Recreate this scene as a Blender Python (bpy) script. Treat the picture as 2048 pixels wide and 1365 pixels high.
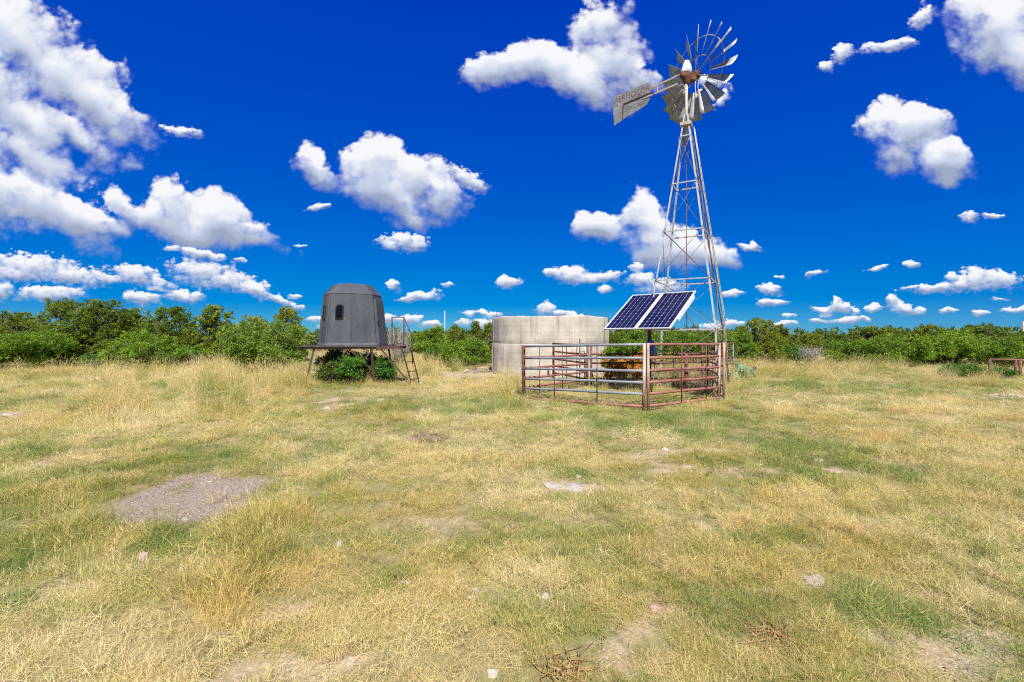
import bpy, math, random
import numpy as np
from mathutils import Vector, Matrix, Euler
for o in list(bpy.data.objects): bpy.data.objects.remove(o)
SC = bpy.context.scene
COL = SC.collection
R = random.Random(11)
rng = np.random.default_rng(11)
rad = math.radians
F, H, HY = 910.0, 1.74, 670.0          # focal length in photo pixels, eye height, horizon row

# ------------------------------------------------------------------ camera
cam = bpy.data.cameras.new('camera'); cam.lens = 16.0; cam.sensor_width = 36.0
cam.clip_start = 0.05; cam.clip_end = 6000
cam.shift_y = -12.5 / 2048
camo = bpy.data.objects.new('camera', cam); COL.objects.link(camo)
camo.location = (0, 0, H); camo.rotation_euler = (rad(90), 0, 0)
SC.camera = camo

# ------------------------------------------------------------------ world, sun, exposure
SUN_EL, SUN_AZ = rad(49), math.atan2(0.14, -0.99)     # azimuth measured from +Y towards +X
SKY_STRENGTH, SUN_STRENGTH = 0.075, 4.5
SC.view_settings.view_transform = 'Standard'; SC.view_settings.look = 'None'
SC.view_settings.exposure = 0.95; SC.view_settings.gamma = 1.0
SC.view_settings.use_curve_mapping = False

W = bpy.data.worlds.new('World'); SC.world = W; W.use_nodes = True
W.cycles.sampling_method = 'NONE'

class NT:
    """tiny node-tree writer"""
    def __init__(s, nt): s.nt = nt
    def n(s, typ, **kw):
        nd = s.nt.nodes.new(typ)
        for k, v in kw.items(): setattr(nd, k, v)
        return nd
    def link(s, a, b): s.nt.links.new(a, b)
    def put(s, sock, v):
        if hasattr(v, 'is_output') or isinstance(v, bpy.types.NodeSocket): s.nt.links.new(v, sock)
        else: sock.default_value = v
    def math(s, op, a, b=None, c=None, clamp=False):
        nd = s.n('ShaderNodeMath', operation=op, use_clamp=clamp)
        s.put(nd.inputs[0], a)
        if b is not None: s.put(nd.inputs[1], b)
        if c is not None: s.put(nd.inputs[2], c)
        return nd.outputs[0]
    def vmath(s, op, a, b=None):
        nd = s.n('ShaderNodeVectorMath', operation=op)
        s.put(nd.inputs[0], a)
        if b is not None:
            if op == 'SCALE': s.put(nd.inputs['Scale'], b)
            else: s.put(nd.inputs[1], b)
        return nd.outputs['Value'] if op in ('LENGTH', 'DOT_PRODUCT', 'DISTANCE') else nd.outputs[0]
    def noise(s, vec, scale, detail=3, rough=0.55, dist=0.0, dims='3D', color=False):
        nd = s.n('ShaderNodeTexNoise', noise_dimensions=dims)
        if vec is not None: s.put(nd.inputs['Vector'], vec)
        nd.inputs['Scale'].default_value = scale; nd.inputs['Detail'].default_value = detail
        nd.inputs['Roughness'].default_value = rough; nd.inputs['Distortion'].default_value = dist
        return nd.outputs['Color' if color else 0]
    def ramp(s, fac, stops, interp='LINEAR'):
        nd = s.n('ShaderNodeValToRGB'); cr = nd.color_ramp; cr.interpolation = interp
        while len(cr.elements) < len(stops): cr.elements.new(0.5)
        for e, (p, c) in zip(cr.elements, stops):
            e.position = p; e.color = (c[0], c[1], c[2], 1) if not isinstance(c, (int, float)) else (c, c, c, 1)
        s.put(nd.inputs[0], fac); return nd.outputs[0]
    def mix(s, fac, a, b, mode='MIX'):
        nd = s.n('ShaderNodeMix', data_type='RGBA', blend_type=mode)
        s.put(nd.inputs[0], fac)
        for i, v in ((6, a), (7, b)):
            s.put(nd.inputs[i], v if not isinstance(v, tuple) else (v[0], v[1], v[2], 1))
        return nd.outputs[2]
    def remap(s, v, a, b, c=0.0, d=1.0, smooth=False):
        nd = s.n('ShaderNodeMapRange'); nd.interpolation_type = 'SMOOTHSTEP' if smooth else 'LINEAR'
        s.put(nd.inputs[0], v)
        for i, q in enumerate((a, b, c, d)): nd.inputs[i + 1].default_value = q
        return nd.outputs[0]

# clouds: (x, y, half width, half height, tilt) on the tangent plane of the view, in photo pixels
BIG = [(40,85,140,80,35),(120,150,120,66,35),(195,212,95,50,32),(-30,160,120,105,10),(150,268,100,28,30),(50,245,110,35,30),
 (60,312,85,26,28),(-40,300,90,36,10),
 (-30,385,130,62,12),(70,400,100,56,28),(150,430,90,42,25),(215,455,55,22,8),
 (240,405,30,27,40),(262,425,40,18,35),(350,415,58,44,0),(320,440,75,30,12),(430,445,78,48,28),(445,470,98,26,8),(400,470,95,24,8),(500,485,50,14,5),
 (618,328,34,30,20),(645,352,42,26,25),(748,330,58,48,10),(815,362,72,50,22),(870,395,55,36,25),(775,385,80,36,18),(815,425,42,26,25),
 (1205,55,46,68,12),(1222,125,66,56,0),(1180,170,78,40,12),(1050,128,84,34,-8),(975,138,44,20,-15),(1110,148,64,30,12),(1285,160,46,18,20),
 (1205,450,48,24,10),(1172,440,26,18,0),
 (1285,425,38,34,0),(1312,462,52,50,35),(1375,500,62,36,22),(1428,516,38,20,8),(1322,505,50,30,10),
 (1805,262,66,52,0),(1790,308,42,30,10),(1850,250,44,32,0),(1888,325,50,36,15),(1892,356,32,18,10),
 (1992,60,92,68,30),(1960,18,66,38,0),(2045,118,60,46,20)]
SMALL = [(365,265,40,10,8),(400,508,56,9,13),(350,500,20,5,5),(480,520,12,5,0),
 (60,535,90,24,4),(140,552,72,18,6),(100,587,70,15,2),(30,548,80,14,2),(270,550,52,18,10),(320,565,30,7,12),(215,558,40,7,8),(0,582,26,17,0),
 (405,545,66,25,8),(450,562,60,18,8),(505,578,40,15,15),(560,600,36,6,20),
 (285,597,35,12,6),(262,592,14,11,0),(362,594,36,11,4),(395,593,14,9,0),(320,578,30,6,8),(590,594,13,5,4),(595,617,15,5,0),
 (932,358,40,17,28),(952,370,24,12,20),(808,485,44,16,4),(790,492,24,9,0),(832,490,24,12,0),(635,415,20,7,-10),(600,492,12,4,0),
 (1445,198,22,9,-45),(1425,165,30,10,10),
 (1140,550,38,15,8),(1105,546,22,8,0),(1212,553,36,10,-4),(1180,560,50,8,0),
 (1285,560,30,14,10),(1325,575,42,16,0),(1275,535,16,10,0),(1210,580,14,8,0),(1018,566,26,9,0),(1012,561,14,8,0),
 (845,593,32,10,-4),(812,600,20,5,-10),(786,573,14,11,10),(897,568,12,4,0),
 (1775,93,48,11,-8),(1815,84,18,9,0),(1685,105,24,17,-45),(1650,135,16,10,0),(1845,38,26,17,-30),
 (1942,434,17,11,0),(1985,432,22,4,0),(1497,496,22,7,8),(1506,491,9,7,0),
 (1870,578,66,8,-2),(1950,560,40,22,0),(1990,560,52,18,8),(1920,570,36,14,-10),(1905,555,14,10,0),
 (1630,548,19,6,-10),(1538,580,26,9,4),(1530,575,14,9,0),(1535,606,21,6,0),(1465,588,22,7,0),(1755,536,21,5,-18),(1823,530,17,6,0),
 (1672,608,11,15,10),(1680,618,30,8,0),(1640,618,20,5,0),(1650,627,14,6,0),(1712,622,9,7,0),(1705,640,38,6,-3),(1640,642,22,5,0),(1738,642,9,5,0),
 (1785,600,15,12,20),(1808,618,28,11,15),(1835,622,18,7,0),(1745,617,14,7,0),(1898,623,18,5,0),(1962,627,17,5,0),(2032,621,24,7,0),(2060,618,24,8,0),
 (1580,632,13,5,0),(1460,645,30,6,0),(1560,605,18,5,0),(1565,650,26,6,0),(1430,655,30,8,0),
 (938,628,13,7,0),(985,630,20,7,0),(965,624,12,6,0),(1092,618,18,12,10),(1120,627,28,8,0),(1150,632,20,6,0),(930,645,18,6,0),(965,650,30,9,0),(1000,655,40,10,0),
 (628,640,22,7,0),(650,655,18,6,0),(820,640,26,10,0),(860,648,26,7,0),(780,640,20,9,0),(1560,555,10,3,0),(2000,600,18,4,0)]

def cloud_group(name, blobs, k):
    g = bpy.data.node_groups.new(name, 'ShaderNodeTree')
    g.interface.new_socket('Vector', in_out='INPUT', socket_type='NodeSocketVector')
    g.interface.new_socket('Field', in_out='OUTPUT', socket_type='NodeSocketFloat')
    t = NT(g); gi = t.n('NodeGroupInput'); go = t.n('NodeGroupOutput'); acc = None
    for (x, y, a, b, rot) in blobs:
        m = t.n('ShaderNodeMapping', vector_type='TEXTURE')
        if acc is None: t.link(gi.outputs[0], m.inputs['Vector'])
        else:                                         # evaluates the blobs one after the other (keeps the shader stack small)
            q = t.n('ShaderNodeVectorMath', operation='MULTIPLY_ADD'); t.link(acc, q.inputs[0]); q.inputs[1].default_value = (1e-9,) * 3
            t.link(gi.outputs[0], q.inputs[2]); t.link(q.outputs[0], m.inputs['Vector'])
        m.inputs['Location'].default_value = ((x - 1024) / F, (HY - y) / F, 0)
        m.inputs['Rotation'].default_value = (0, 0, -rad(rot))
        m.inputs['Scale'].default_value = (a / F, b / F, 1)
        d = t.vmath('LENGTH', m.outputs[0])
        acc = d if acc is None else t.math('SMOOTH_MIN', acc, d, k)
    t.link(t.math('SUBTRACT', 1.0, acc), go.inputs[0])
    return g

def build_world():
    nt = W.node_tree; nt.nodes.clear(); t = NT(nt)
    out = t.n('ShaderNodeOutputWorld')
    sky = t.n('ShaderNodeTexSky', sky_type='NISHITA'); sky.sun_disc = False
    sky.sun_elevation = SUN_EL; sky.sun_rotation = SUN_AZ
    sky.altitude = 700; sky.air_density = 1.0; sky.dust_density = 0.0; sky.ozone_density = 3.0
    hs = t.n('ShaderNodeHueSaturation'); hs.inputs['Saturation'].default_value = SKY_SAT; hs.inputs['Value'].default_value = 1.0
    hs.inputs['Hue'].default_value = SKY_HUE
    tinted = t.mix(1.0, sky.outputs[0], SKY_TINT, 'MULTIPLY'); t.link(tinted, hs.inputs['Color'])
    bg = t.n('ShaderNodeBackground'); bg.inputs[1].default_value = 1.0
    # direction -> tangent-plane coordinates, folded so the same kind of sky goes on all round
    tc = t.n('ShaderNodeTexCoord'); sx = t.n('ShaderNodeSeparateXYZ'); t.link(tc.outputs['Generated'], sx.inputs[0])
    x, y, z = sx.outputs
    az = t.math('ARCTAN2', x, y)
    fold = t.math('SUBTRACT', t.math('PINGPONG', t.math('ADD', az, rad(50)), rad(100)), rad(50))
    u = t.math('TANGENT', fold)
    hor = t.math('SQRT', t.math('ADD', t.math('MULTIPLY', x, x), t.math('MULTIPLY', y, y)))
    v = t.math('DIVIDE', t.math('DIVIDE', z, t.math('MAXIMUM', hor, 0.01)), t.math('COSINE', fold))
    cx = t.n('ShaderNodeCombineXYZ'); t.link(u, cx.inputs[0]); t.link(v, cx.inputs[1]); p = cx.outputs[0]
    # film-like grading of the whole sky: blue compressed, green and red held down
    sr = t.n('ShaderNodeSeparateColor'); t.link(t.vmath('SCALE', hs.outputs[0], SKY_STRENGTH), sr.inputs[0]); cc = t.n('ShaderNodeCombineColor')
    t.link(t.math('MULTIPLY', sr.outputs[0], 0.27), cc.inputs[0]); t.link(t.math('MULTIPLY', sr.outputs[1], 0.66), cc.inputs[1])
    t.link(t.math('MULTIPLY', t.math('POWER', t.math('MULTIPLY', sr.outputs[2], 1.68), 0.3), 0.332), cc.inputs[2])
    tint = cc.outputs[0]; t.link(tint, bg.inputs[0])
    def layer(tname, blobs, k, warp_s, warp_a, n_s, n_a, puff_s, puff_a, dlt, lo, hi, sq):
        g = cloud_group('cloud_field_' + tname, blobs, k)
        q = t.vmath('MULTIPLY', p, (1.0, sq, 1.0))
        wn = t.noise(q, warp_s, 2, 0.5, color=True, dims='2D')
        wv = t.vmath('SCALE', t.vmath('SUBTRACT', wn, (0.5, 0.5, 0.5)), warp_a)
        pw = t.vmath('ADD', p, wv)
        def blob(vec):
            gn = t.n('ShaderNodeGroup'); gn.node_tree = g; t.link(vec, gn.inputs[0]); return gn.outputs[0]
        n1 = t.noise(q, n_s, 8, CL_ROUGH, dims='2D')
        vo = t.n('ShaderNodeTexVoronoi', feature='F1', voronoi_dimensions='2D'); vo.inputs['Scale'].default_value = puff_s
        vo.inputs['Detail'].default_value = 2; vo.inputs['Roughness'].default_value = 0.6; t.link(q, vo.inputs['Vector'])
        puff = t.math('MULTIPLY', t.math('SUBTRACT', 0.45, vo.outputs['Distance']), puff_a)
        f0 = t.math('ADD', blob(pw), t.math('ADD', t.math('MULTIPLY', t.math('SUBTRACT', n1, 0.5), n_a), puff))
        # lit from above: compare the cloud's thickness a little higher and a little lower
        up = (-0.25 * dlt, dlt, 0); dn = (0.25 * dlt, -dlt, 0); ns = 0.45
        nu = t.noise(t.vmath('ADD', q, (up[0] * ns, up[1] * ns * sq, 0)), n_s, 4, 0.5, dims='2D')
        nd = t.noise(t.vmath('ADD', q, (dn[0] * ns, dn[1] * ns * sq, 0)), n_s, 4, 0.5, dims='2D')
        fu = t.math('ADD', blob(t.vmath('ADD', pw, up)), t.math('MULTIPLY', nu, n_a * .55))
        fd = t.math('ADD', blob(t.vmath('ADD', pw, dn)), t.math('MULTIPLY', nd, n_a * .55))
        shade = t.math('ADD', CL_BASE, t.math('MULTIPLY', t.math('SUBTRACT', fd, fu), CL_GAIN))
        shade = t.math('ADD', shade, t.math('MULTIPLY', puff, 0.35), clamp=True)
        # crisp lit edges above, frayed edges below
        d_soft = t.remap(f0, lo, hi, 0, 1, smooth=True); d_crisp = t.remap(f0, lo + .10, lo + .45, 0, 1, smooth=True); k_ = t.remap(shade, 0.60, 0.95)
        dens = t.math('ADD', t.math('MULTIPLY', d_crisp, k_), t.math('MULTIPLY', d_soft, t.math('SUBTRACT', 1.0, k_)))
        return dens, shade
    def leaf(tname, box):
        x0, x1, y0, y1 = box
        def inside(L, gr):
            return [q for q in L if q[0] + max(q[2], q[3]) * gr + 25 > x0 and q[0] - max(q[2], q[3]) * gr - 25 < x1 and q[1] + max(q[2], q[3]) * gr + 25 > y0 and q[1] - max(q[2], q[3]) * gr - 25 < y1]
        L1, L2 = inside(BIG, 1.5), inside(SMALL, 1.5); print(tname, len(L1), len(L2))
        res = []
        if L1: res.append(layer(tname + '_big', L1, 0.30, 7, 0.05, 8.0, 2.1, 17.0, 0.5, 0.030, *CL_BIG, 1.15))
        if L2: res.append(layer(tname + '_small', L2, 0.35, 26, 0.016, 28.0, 1.4, 55.0, 0.5, 0.008, *CL_SMALL, 1.5))
        if len(res) == 2:
            (d1, s1), (d2, s2) = res
            dens = t.math('MAXIMUM', d1, d2); sel = t.math('GREATER_THAN', d2, d1)
            sh = t.math('ADD', t.math('MULTIPLY', s2, sel), t.math('MULTIPLY', s1, t.math('SUBTRACT', 1.0, sel)))
        else: dens, sh = res[0]
        colr = t.ramp(sh, [(0.05, CLOUD_LO), (0.50, CLOUD_MID), (0.95, CLOUD_HI)])
        col = t.mix(dens, tint_s, colr)
        b = t.n('ShaderNodeBackground'); t.link(col, b.inputs[0]); b.inputs[1].default_value = 1.0
        return b.outputs[0]
    tint_s = tint
    def split(cond, a, b):                            # whole branches of the shader are skipped where they do not apply
        mx = t.n('ShaderNodeMixShader'); t.link(cond, mx.inputs[0]); t.link(a, mx.inputs[1]); t.link(b, mx.inputs[2]); return mx.outputs[0]
    def cols(prefix, edges, y0, y1):
        sh = None
        for i in range(len(edges) - 2, -1, -1):
            lf = leaf(prefix + str(i), (edges[i], edges[i + 1], y0, y1))
            if sh is None: sh = lf
            else: sh = split(t.math('GREATER_THAN', u, (edges[i + 1] - 1024) / F), lf, sh)
        return sh
    VT = 528
    low = cols('low', [-80, 330, 720, 1180, 1480, 1720, 2130], VT, 670)
    high = cols('high', [-80, 480, 990, 1560, 2130], -60, VT)
    sh = split(t.math('GREATER_THAN', v, (HY - VT) / F), low, high)
    sh = split(t.math('GREATER_THAN', v, (HY + 60) / F), sh, bg.outputs[0])
    sh = split(t.math('LESS_THAN', v, 0.0), sh, bg.outputs[0])
    t.link(sh, out.inputs[0])
SKY_TINT = (0.42, 0.58, 1.25)
CL_BIG, CL_SMALL = (-0.60, 0.46), (-0.55, 0.60)
CL_ROUGH, CL_BASE, CL_GAIN = 0.63, 0.64, 0.62
SKY_SAT, SKY_HUE = 1.30, 0.5
CLOUD_LO, CLOUD_MID, CLOUD_HI = (0.18, 0.21, 0.29), (0.305, 0.34, 0.425), (0.475, 0.485, 0.50)
build_world()

sun = bpy.data.lights.new('sun', 'SUN'); sun.energy = SUN_STRENGTH; sun.angle = rad(0.53); sun.color = (1.0, 0.95, 0.86)
suno = bpy.data.objects.new('sun', sun); COL.objects.link(suno)
sd = Vector((math.sin(SUN_AZ) * math.cos(SUN_EL), math.cos(SUN_AZ) * math.cos(SUN_EL), math.sin(SUN_EL)))
suno.rotation_euler = (-sd).to_track_quat('-Z', 'Y').to_euler(); suno.location = sd * 60
SC.cycles.use_adaptive_sampling = True; SC.cycles.adaptive_threshold = 0.02; SC.cycles.adaptive_min_samples = 20
SC.cycles.use_denoising = False; SC.cycles.pixel_filter_type = 'BLACKMAN_HARRIS'; SC.cycles.filter_width = 1.1
SC.cycles.max_bounces = 5; SC.cycles.diffuse_bounces = 3; SC.cycles.transparent_max_bounces = 8

# ------------------------------------------------------------------ helpers
def tag(o, label=None, cat=None, group=None, kind=None):
    if label: o['label'] = label
    if cat: o['category'] = cat
    if group: o['group'] = group
    if kind: o['kind'] = kind
    return o
ORG = {}
def thing(name, loc, label, cat, group=None):
    e = bpy.data.objects.new(name, None); e.empty_display_size = 0.2; COL.objects.link(e); e.location = loc
    ORG[e] = Vector(loc); return tag(e, label, cat, group)
def link(name, me, mat, parent=None, loc=None):
    o = bpy.data.objects.new(name, me); COL.objects.link(o)
    if mat is not None and not me.materials: me.materials.append(mat)
    if parent is not None: o.parent = parent; ORG[o] = ORG[parent]
    else: ORG[o] = Vector(loc or (0, 0, 0)); o.location = ORG[o]
    return o
class MB:
    def __init__(s): s.v = []; s.f = []; s.sm = []
    def add(s, vs, fs, smooth=False):
        b = len(s.v); s.v += [tuple(v) for v in vs]; s.f += [tuple(i + b for i in f) for f in fs]; s.sm += [smooth] * len(fs); return s
    def obox(s, c, ax, ay, az):                      # centre and three half-axis vectors
        c, ax, ay, az = map(Vector, (c, ax, ay, az))
        vs = [c + ax * i + ay * j + az * k for i in (-1, 1) for j in (-1, 1) for k in (-1, 1)]
        return s.add(vs, [(0, 1, 3, 2), (4, 6, 7, 5), (0, 4, 5, 1), (2, 3, 7, 6), (0, 2, 6, 4), (1, 5, 7, 3)])
    def beam(s, a, b, w, h=None, up=(0, 0, 1)):      # square bar from a to b
        a, b = Vector(a), Vector(b); d = b - a; L = d.length; d.normalize(); h = h or w
        x = d.cross(Vector(up))
        if x.length < 1e-3: x = d.cross(Vector((1, 0, 0)))
        x.normalize(); y = x.cross(d).normalized()
        return s.obox((a + b) / 2, d * L / 2, x * w / 2, y * h / 2)
    def angle_iron(s, a, b, w, t, dx, dy):           # L profile, flanges along dx and dy
        a, b = Vector(a), Vector(b); d = (b - a); L = d.length; d.normalize(); m = (a + b) / 2
        dx = (Vector(dx) - d * d.dot(Vector(dx))).normalized(); dy = (Vector(dy) - d * d.dot(Vector(dy))).normalized()
        s.obox(m + dx * w / 2, d * L / 2, dx * w / 2, dy * t / 2)
        return s.obox(m + dy * (w / 2 + t / 2), d * L / 2, dy * w / 2, dx * t / 2)
    def tube(s, pts, r, n=8, cap=True):
        pts = [Vector(p) for p in pts]; rs = r if isinstance(r, (list, tuple)) else [r] * len(pts)
        vs = []; fs = []; x = None
        for i, p in enumerate(pts):
            d = (pts[min(i + 1, len(pts) - 1)] - pts[max(i - 1, 0)]).normalized()
            if x is None: x = d.cross(Vector((0, 0, 1)) if abs(d.z) < .9 else Vector((1, 0, 0)))
            x = (x - d * x.dot(d)).normalized(); y = d.cross(x).normalized()
            for k in range(n):
                a = 2 * math.pi * k / n; vs.append(p + (x * math.cos(a) + y * math.sin(a)) * rs[i])
        for i in range(len(pts) - 1):
            for k in range(n):
                a = i * n + k; b = i * n + (k + 1) % n; fs.append((a, b, b + n, a + n))
        if cap: fs.append(tuple(range(n - 1, -1, -1))); fs.append(tuple(range((len(pts) - 1) * n, len(pts) * n)))
        return s.add(vs, fs, True)
    def lathe(s, c, prof, n=24, axis=None):
        c = Vector(c); vs = []; fs = []
        M = Matrix.Identity(3) if axis is None else Vector((0, 0, 1)).rotation_difference(Vector(axis)).to_matrix()
        for (r_, z_) in prof:
            for k in range(n):
                a = 2 * math.pi * k / n; vs.append(c + M @ Vector((r_ * math.cos(a), r_ * math.sin(a), z_)))
        for i in range(len(prof) - 1):
            for k in range(n):
                a = i * n + k; b = i * n + (k + 1) % n; fs.append((a, b, b + n, a + n))
        fs.append(tuple(range(n - 1, -1, -1))); fs.append(tuple(range((len(prof) - 1) * n, len(prof) * n)))
        return s.add(vs, fs, True)
    def build(s, name, mat, parent=None, loc=None, bevel=0.0):
        o0 = ORG[parent] if parent is not None else Vector(loc or (0, 0, 0))
        me = bpy.data.meshes.new(name); me.from_pydata([(v[0] - o0.x, v[1] - o0.y, v[2] - o0.z) for v in s.v], [], s.f)
        me.polygons.foreach_set('use_smooth', s.sm); me.update()
        o = link(name, me, mat, parent, loc)
        if bevel:
            b = o.modifiers.new('bevel', 'BEVEL'); b.width = bevel; b.segments = 2; b.limit_method = 'ANGLE'; b.angle_limit = rad(50)
        return o
def np_mesh(name, V, Fa, mats=(), attrs=None, smooth=False):
    me = bpy.data.meshes.new(name); V = np.asarray(V, np.float32); Fa = np.asarray(Fa, np.int32); k = Fa.shape[1]
    me.vertices.add(len(V)); me.vertices.foreach_set('co', V.ravel())
    me.loops.add(Fa.size); me.loops.foreach_set('vertex_index', Fa.ravel())
    me.polygons.add(len(Fa)); me.polygons.foreach_set('loop_start', np.arange(0, Fa.size, k, dtype=np.int32))
    if smooth: me.polygons.foreach_set('use_smooth', np.ones(len(Fa), bool))
    for nm, arr in (attrs or {}).items():
        at_ = me.attributes.new(nm, 'FLOAT', 'POINT'); at_.data.foreach_set('value', np.asarray(arr, np.float32))
    for m in mats: me.materials.append(m)
    me.update(calc_edges=True); return me

def _h(ix, iy, s):
    n = (ix.astype(np.int64) * 374761393 + iy.astype(np.int64) * 668265263 + s * 974711) & 0xffffffff
    n = ((n ^ (n >> 13)) * 1274126177) & 0xffffffff
    return ((n ^ (n >> 16)) & 0xffff) / 65535.0
def vnoise(x, y, s=0):
    x = np.asarray(x, float); y = np.asarray(y, float); ix = np.floor(x); iy = np.floor(y); fx = x - ix; fy = y - iy
    fx = fx * fx * (3 - 2 * fx); fy = fy * fy * (3 - 2 * fy); ix = ix.astype(np.int64); iy = iy.astype(np.int64)
    a = _h(ix, iy, s); b = _h(ix + 1, iy, s); c = _h(ix, iy + 1, s); d = _h(ix + 1, iy + 1, s)
    return (a * (1 - fx) + b * fx) * (1 - fy) + (c * (1 - fx) + d * fx) * fy
def fbm(x, y, s=0, o=4):
    t = 0; a = 0.5; n = 0
    for i in range(o): t = t + a * vnoise(x * 2 ** i + 17 * i, y * 2 ** i + 31 * i, s + i); n += a; a *= 0.5
    return t / n
def gz(x, y):
    x = np.asarray(x, float); y = np.asarray(y, float)
    return ((fbm(x * 0.35, y * 0.35, 3, 3) - 0.5) * 0.16 + (fbm(x * 1.8, y * 1.8, 9, 2) - 0.5) * 0.05) * np.clip(1 - (np.hypot(x, y) - 25) / 60, 0.25, 1)
def gz1(x, y): return float(gz(np.array([x]), np.array([y]))[0])
def gp(px, py):
    D = F * H / (py - HY); return ((px - 1024) / F * D, D)
def at(px, py, D): return Vector(((px - 1024) / F * D, D, H + (HY - py) / F * D))

# ------------------------------------------------------------------ materials
def new_mat(name):
    m = bpy.data.materials.new(name); m.use_nodes = True; m.node_tree.nodes.clear(); t = NT(m.node_tree)
    out = t.n('ShaderNodeOutputMaterial'); return m, t, out
def principled(t, out, base, rough=0.6, metal=0.0, spec=0.4, bump=None, bstr=0.3, bdist=0.01):
    p = t.n('ShaderNodeBsdfPrincipled'); t.put(p.inputs['Base Color'], base if not isinstance(base, tuple) else (*base, 1))
    t.put(p.inputs['Roughness'], rough); t.put(p.inputs['Metallic'], metal); p.inputs['Specular IOR Level'].default_value = spec
    if bump is not None:
        b = t.n('ShaderNodeBump'); b.inputs['Strength'].default_value = bstr; b.inputs['Distance'].default_value = bdist
        t.link(bump, b.inputs['Height']); t.link(b.outputs[0], p.inputs['Normal'])
    t.link(p.outputs[0], out.inputs[0]); return p
def obj_co(t):
    return t.n('ShaderNodeTexCoord').outputs['Object']
def geo_co(t): return t.n('ShaderNodeNewGeometry').outputs['Position']
def patchy(name, cols, scale, rough=0.6, metal=0.0, detail=5, spec=0.4, spots=None, stretch=(1, 1, 1), bstr=0.25):
    m, t, out = new_mat(name); co = t.vmath('MULTIPLY', geo_co(t), stretch)
    n = t.noise(co, scale, detail, 0.62)
    k = len(cols); c = t.ramp(n, [(0.3 + 0.4 * i / max(1, k - 1), q) for i, q in enumerate(cols)])
    if spots:
        s = t.remap(t.noise(co, spots[1], 4, 0.6), spots[2], spots[2] + 0.08)
        c = t.mix(s, c, spots[0])
    principled(t, out, c, rough, metal, spec, bump=t.noise(co, scale * 6, 3), bstr=bstr, bdist=0.004); return m
def leaf_mat(name, cols, trans=0.3, rough=0.55):
    m, t, out = new_mat(name)
    a = t.n('ShaderNodeAttribute', attribute_name='tint'); oi = t.n('ShaderNodeObjectInfo')
    f = t.math('ADD', a.outputs['Fac'], t.math('MULTIPLY', t.math('SUBTRACT', oi.outputs['Random'], 0.5), 0.50), clamp=True)
    c = t.ramp(f, [(i / (len(cols) - 1), q) for i, q in enumerate(cols)])
    p = t.n('ShaderNodeBsdfPrincipled'); t.link(c, p.inputs['Base Color']); p.inputs['Roughness'].default_value = rough; p.inputs['Specular IOR Level'].default_value = 0.25
    tr = t.n('ShaderNodeBsdfTranslucent'); t.link(c, tr.inputs[0])
    mx = t.n('ShaderNodeMixShader'); mx.inputs[0].default_value = trans
    t.link(p.outputs[0], mx.inputs[1]); t.link(tr.outputs[0], mx.inputs[2]); t.link(mx.outputs[0], out.inputs[0]); return m
M = {}
M['galv'] = patchy('galvanised_steel', [(0.28, 0.29, 0.30), (0.38, 0.39, 0.39), (0.48, 0.48, 0.47)], 9, 0.5, 0.3, spots=((0.24, 0.14, 0.08), 5, 0.70))
M['galv_dark'] = patchy('dark_rod_steel', [(0.13, 0.12, 0.11), (0.20, 0.19, 0.17)], 6, 0.6, 0.2)
M['vane'] = patchy('weathered_vane_sheet', [(0.13, 0.135, 0.14), (0.20, 0.205, 0.205), (0.28, 0.28, 0.27)], 3.5, 0.6, 0.1, spots=((0.16, 0.10, 0.075), 5, 0.60))
M['galv_dull'] = patchy('dull_galvanised_sheet', [(0.24, 0.25, 0.24), (0.34, 0.35, 0.33), (0.45, 0.45, 0.42)], 4, 0.5, 0.15, spots=((0.22, 0.13, 0.07), 7, 0.64))
M['galv_old'] = patchy('weathered_angle_iron', [(0.30, 0.24, 0.18), (0.42, 0.36, 0.29), (0.50, 0.46, 0.40)], 6, 0.6, 0.2, spots=((0.20, 0.09, 0.05), 4, 0.60))
M['rail_grey'] = patchy('grey_painted_pipe', [(0.15, 0.16, 0.18), (0.20, 0.215, 0.235), (0.26, 0.27, 0.285)], 2.5, 0.6, 0.0, spots=((0.30, 0.18, 0.13), 5, 0.74))
M['rail_red'] = patchy('red_oxide_pipe', [(0.20, 0.075, 0.055), (0.25, 0.10, 0.075), (0.30, 0.135, 0.10)], 2.5, 0.62, 0.0, spots=((0.34, 0.22, 0.17), 5, 0.74))
M['rust_dark'] = patchy('dark_rust', [(0.06, 0.03, 0.022), (0.13, 0.055, 0.035), (0.22, 0.09, 0.05)], 8, 0.75)
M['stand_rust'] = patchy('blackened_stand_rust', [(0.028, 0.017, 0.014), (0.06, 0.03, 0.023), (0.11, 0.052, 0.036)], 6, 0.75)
M['rust_orange'] = patchy('orange_rust', [(0.05, 0.02, 0.012), (0.11, 0.042, 0.02), (0.20, 0.08, 0.03)], 7, 0.8)
M['post_mixed'] = patchy('flaking_post_paint', [(0.22, 0.08, 0.04), (0.34, 0.22, 0.15), (0.50, 0.44, 0.38)], 5, 0.7, stretch=(1, 1, 0.35))
M['white_sheet'] = patchy('white_hood_sheet', [(0.62, 0.62, 0.62), (0.80, 0.80, 0.80)], 5, 0.35, 0.1, spots=((0.35, 0.20, 0.12), 6, 0.70))
M['alu'] = patchy('aluminium_frame', [(0.62, 0.63, 0.64), (0.74, 0.75, 0.76)], 5, 0.35, 0.3)
M['backsheet'] = patchy('solar_backsheet', [(0.30, 0.32, 0.40), (0.38, 0.40, 0.48)], 3, 0.4)
m, t, out = new_mat('solar_cell')
oi = t.n('ShaderNodeObjectInfo'); c = t.ramp(oi.outputs['Random'], [(0, (0.006, 0.008, 0.030)), (0.6, (0.010, 0.012, 0.045)), (1, (0.018, 0.014, 0.052))])
principled(t, out, c, 0.22, 0.0, 0.25); M['cell'] = m
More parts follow.
